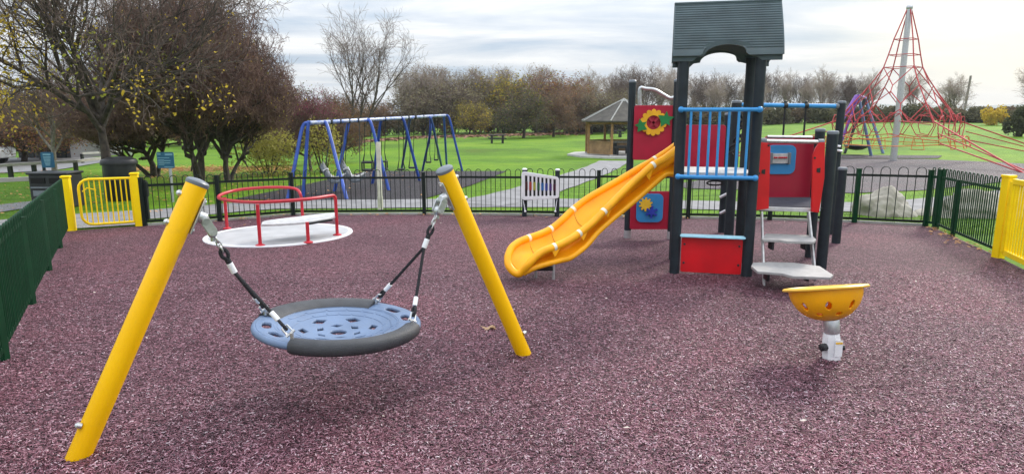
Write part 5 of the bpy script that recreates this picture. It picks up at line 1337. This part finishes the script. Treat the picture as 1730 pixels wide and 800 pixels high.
def farbush(u, vt, Y, wpx, m, label, seed, group=None, size=.16, n=1800):
    x = at(u, 200, Y).x; z = zg(x, Y); h = at(u, vt, Y).z-z; return bush((x, Y, z), wpx/1100*Y/2, h, n, size, m, label, seed, group, 5)
m_hdg = leafm('hedge_leaves', (.06, .065, .034), (.17, .15, .075))
HG = 'dark hedge bushes along the far edge of the lawn'
for i, u in enumerate(range(1005, 1720, 27)):
    farbush(u, 179+rr.uniform(-4, 5), 101+rr.uniform(-2, 4), 70, [m_hdg, m_lbrn, m_hdg][i % 3], 'dark hedge bush, %s from the left in the hedge below the bare trees' % ordn(i), 100+i, HG, .2, 2600)
farbush(1660, 184, 104, 60, m_ldrk, 'dark hedge bush left of the yellow bush', 31); farbush(1682, 182, 88, 40, m_lyel, 'bright yellow autumn bush in front of the far hedge on the right', 32)
farbush(1722, 185, 60, 40, m_ldrk, 'dark green bush standing forward at the right edge', 33); farbush(1725, 180, 108, 70, m_ldrk, 'dark far hedge bush at the right edge behind the forward one', 34)
for i, u in enumerate(range(600, 1010, 34)):
    farbush(u, 190+rr.uniform(-5, 5), 104, 60, [m_lbrn, m_lrus, m_ldrk][i % 3], 'low undergrowth bush, %s from the left at the foot of the middle tree line' % ordn(i), 200+i, 'undergrowth bushes below the middle tree line', .2, 1800)
farbush(1606, 168, 128, 40, m_lbrn, 'brown bush under the lone spreading bare tree', 36)
def fit(root, rad, ht):
    c = [q for q in root.children if q.name.startswith('crown')][0].data.vertices
    zs_ = sorted(v.co.z for v in c); rs_ = sorted(hypot(v.co.x, v.co.y) for v in c)
    kz = ht/zs_[int(len(zs_)*.985)]; kr = rad/rs_[int(len(rs_)*.95)]; root.scale = (kr, kr, kz); print('FIT', kr, kz)
fit(hB, 2.55, 6.3); fit(hC, 2.2, 5.0); fit(hD, 2.6, 4.0); fit(tA_, 3.9, 7.6)
for k_, r in K1.items():
    for c in list(r.children):
        for g in list(c.children): bpy.data.objects.remove(g)
        bpy.data.objects.remove(c)
    bpy.data.objects.remove(r)
# ================================================================ HILLS
mb = MB(); n = 120; rows = [(2200, 0), (2400, 6), (2600, 26), (2800, 34), (3200, 0)]
for j, (Yh, hh) in enumerate(rows):
    for i in range(n+1):
        s_ = lerp(-1.1, 1.5, i/n); x = s_*Yh
        bump_ = mnoise.noise(V((s_*3.3, j*.15, 1.7)))*.9+mnoise.noise(V((s_*9, j*.3, 4)))*.25+.55
        env_ = max(0, min(1, (s_-.25)/.35)) *.75+.35
        mb.v.append((x, Yh, hh*max(.15, bump_)*env_*2.5))
for j in range(len(rows)-1):
    for i in range(n): a = j*(n+1)+i; mb.f.append((a, a+1, a+n+2, a+n+1))
struct('hills', mb, mat('far_hills', (.07, .10, .06), .95, nscale=.004, col2=(.13, .15, .09)), sharp=60)
# ================================================================ GRASS, LEAF LITTER
def scatter(name, n, size, m, pick, seed, up=.02, kind='stuff', blade=False):
    t = random.Random(seed); vs = []; fs = []
    for _ in range(n):
        q = pick(t)
        if q is None: continue
        x, y, dz_ = q; z = zg(x, y)+dz_; o = len(vs); s_ = size*t.uniform(.5, 1.4)
        if blade:
            a = t.random()*2*pi; l = s_; b = V((cos(a), sin(a), 0))*l*.13; tip = V((t.gauss(0, .4)*l, t.gauss(0, .4)*l, l)); c = V((x, y, z-.01)); vs += [tuple(c-b), tuple(c+b), tuple(c+tip)]; fs.append((o, o+1, o+2))
        else:
            a = t.random()*2*pi; u_ = V((cos(a), sin(a), t.uniform(-.35, .35)))*s_; w_ = V((-sin(a), cos(a), t.uniform(-.35, .35)))*s_*.62; c = V((x, y, z+s_*.3+up*.3))
            vs += [tuple(c-u_), tuple(c-w_+V((0, 0, s_*.15))), tuple(c+u_), tuple(c+w_+V((0, 0, s_*.15)))]; fs.append((o, o+1, o+2, o+3))
    o = bpy.data.objects.new(name, fastmesh(name, vs, fs, m)); COL.objects.link(o); o['kind'] = kind; return o
fbx = [(p.x, p.y) for p in FB]
pthc = catmull([V((p.x, p.y, 0)) for p in pth], 6)
brc = catmull([V((p.x, p.y, 0)) for p in br], 6)
SWP = [gp(u, v) for u, v in ((396, 337), (500, 339), (715, 337), (795, 314), (857, 289.5), (620, 289.5), (490, 318))]
NPL = [gp(u, v) for u, v in ((1140, 312), (1400, 268.5), (1560, 269), (1735, 277), (1850, 292), (1730, 304), (1560, 322), (1440, 327), (1300, 322), (1160, 319))]
def inside(x, y, P):
    c = False; n = len(P); j = n-1
    for i in range(n):
        if (P[i].y > y) != (P[j].y > y) and x < (P[j].x-P[i].x)*(y-P[i].y)/(P[j].y-P[i].y)+P[i].x: c = not c
        j = i
    return c
PLAYP = play
def nearp(x, y, C, d): return any((p.x-x)**2+(p.y-y)**2 < d*d for p in C)
def lawn_ok(x, y): return not (inside(x, y, PLAYP) or nearp(x, y, pthc, .92) or nearp(x, y, brc, .8) or inside(x, y, SWP) or inside(x, y, NPL))
def pk_near(t):
    y = 10.5+13*t.random()**1.8; x = t.uniform(-.95, .9)*y
    return (x, y, 0) if lawn_ok(x, y) else None
scatter('grass_blades', 60000, .045, m_blade, pk_near, 1, blade=True)
def pk_tuft(t):
    i = t.randrange(len(fbx)-1); s_ = t.random(); x = lerp(fbx[i][0], fbx[i+1][0], s_); y = lerp(fbx[i][1], fbx[i+1][1], s_)+.06+abs(t.gauss(0, .12)); return (x, y, 0)
scatter('fence_foot_grass', 9000, .07, m_blade, pk_tuft, 2, blade=True)
def pk_lit(t):
    c = t.choice([(gp(178, 330), 3.2, 2.2, .5), (gp(345, 300), 2.6, 1.5, .3), (gp(400, 296), 2.5, 1.5, .3), (gp(300, 292), 4.5, 1.6, .4)]); return (c[0].x+t.gauss(0, c[1]), c[0].y+t.gauss(0, c[2]), .015)
scatter('leaf_litter', 1500, .045, m_litter, pk_lit, 3)
def pk_lit3(t):
    u = t.uniform(230, 500); p = gp(u, t.gauss(286, 2.5)); return (p.x, p.y, .01)
scatter('leaf_litter', 2200, .06, m_litter, pk_lit3, 8)
def pk_lit2(t):
    u = t.uniform(560, 1000); p = gp(u, interp(u, [(560, 250), (620, 238), (700, 232), (840, 228), (1000, 224)])+abs(t.gauss(0, 1.6))); return (p.x, p.y, .02)
scatter('leaf_litter', 5000, .22, mat('brown_leaf_litter', (.16, .075, .04), .8, nscale=2, col2=(.30, .15, .08)), pk_lit2, 4)
def pk_edge(t):
    if t.random() < .5:
        i = t.randrange(1, 6); s_ = t.random(); x = lerp(fbx[i][0], fbx[i+1][0], s_); y = lerp(fbx[i][1], fbx[i+1][1], s_)-abs(t.gauss(0, .12)); return (x, y, .02)
    s_ = t.random(); p = RF0.lerp(RF1, s_); return (p.x-abs(t.gauss(0, .15)), p.y, .02)
scatter('leaf_litter', 170, .035, m_litter, pk_edge, 5)
def pk_play(t): y = t.uniform(2.5, 12); return (t.uniform(-.8, .8)*y, y, .02)
def pk_play2(t):
    q = pk_play(t); return q if inside(q[0], q[1], PLAYP) else None
scatter('leaf_litter', 60, .016, mat('pale_flecks', (.55, .48, .42), .7), pk_play2, 6)
# the single maple leaf on the play surface
p = gp(826, 557); mb = MB(); t9 = random.Random(9)
P = []
for i in range(30): a_ = 2*pi*i/30; r_ = .036*(1+.45*abs(sin(a_*2.5))**3)*(1 if i % 2 else .78); P.append((r_*cos(a_)*1.5, r_*sin(a_)))
vs = [(p.x+x, p.y+y, p.z+.022+.012*sin(x*60)+.006*cos(y*50)) for x, y in P]+[(p.x, p.y, p.z+.018)]
mb.v = vs; mb.f = [(i, (i+1) % 30, 30) for i in range(30)]; single('fallen_leaf', mb, mat('tan_leaf', (.42, .27, .15), .7), 'curled tan fallen leaf on the purple surface beside the right leaning yellow post', 'leaf', p, sharp=0)
# loose rubber shreds standing proud of the near surface
def shreds(n):
    t = random.Random(12); vs = []; fs = []
    for _ in range(n):
        y = 2.3+5.2*t.random()**1.7; x = t.uniform(-.86, .84)*(y+.3)
        if not inside(x, y, PLAYP): continue
        a = t.random()*2*pi; l = t.uniform(.005, .013); w_ = t.uniform(.0014, .003); ca_, sa_ = cos(a), sin(a); z = zg(x, y)+.009; o = len(vs); h1 = t.uniform(0, .006); h2 = t.uniform(-.001, .005); b = t.uniform(-.35, .35)*l; tl = t.uniform(0, .003)
        P = ((-l, 0, h2), (0, b, h1+.001), (l, 0, t.uniform(0, .004)))
        for q, r, hh in P:
            for s_ in (-1, 1): rr2 = r+s_*w_; vs.append((x+q*ca_-rr2*sa_, y+q*sa_+rr2*ca_, z+hh+(tl if s_ > 0 else 0)))
        fs += [(o, o+1, o+3, o+2), (o+2, o+3, o+5, o+4)]
    m, t_, b_, g, node = base_nodes('rubber_shred')
    c = ramp(node, g.outputs['Random Per Island'], [(0, (.02, .006, .010)), (.35, (.14, .045, .065)), (.65, (.24, .10, .13)), (.88, (.36, .20, .24)), (1, (.52, .42, .44))])
    pn = node('ShaderNodeTexNoise', {'Vector': g.outputs['Position'], 'Scale': .55, 'Detail': 5.0, 'Roughness': .6}).outputs['Fac']
    pf = ramp(node, pn, [(.3, (1.12, .92, .98)), (.5, (.95, .95, .97)), (.72, (.66, .52, .60))])
    c2 = node('ShaderNodeMix', {0: 1.0, 6: c, 7: pf}, data_type='RGBA', blend_type='MULTIPLY').outputs[2]
    t_.links.new(c2, b_.inputs['Base Color']); b_.inputs['Roughness'].default_value = .5
    o = bpy.data.objects.new('rubber_shreds', fastmesh('rubber_shreds', vs, fs, m)); COL.objects.link(o); o['kind'] = 'stuff'
shreds(150000)
# ================================================================ HAZE
mb = MB(); mb.box((0, 1500, 48.25), (9000, 3400, 103.5)); struct('haze', mb, mat('haze_surface', (0, 0, 0)), 'stuff')
hz = bpy.data.objects['haze']; hm = bpy.data.materials.new('haze'); hm.use_nodes = True; hn = hm.node_tree; hn.nodes.clear()
ho = hn.nodes.new('ShaderNodeOutputMaterial'); hv = hn.nodes.new('ShaderNodeVolumePrincipled'); hv.inputs['Color'].default_value = (.9, .93, .97, 1); hv.inputs['Density'].default_value = .00028; hv.inputs['Anisotropy'].default_value = .2
hn.links.new(hv.outputs[0], ho.inputs['Volume']); hz.data.materials[0] = hm
S.cycles.volume_bounces = 0
S.cycles.max_bounces = 6
S.cycles.transparent_max_bounces = 6
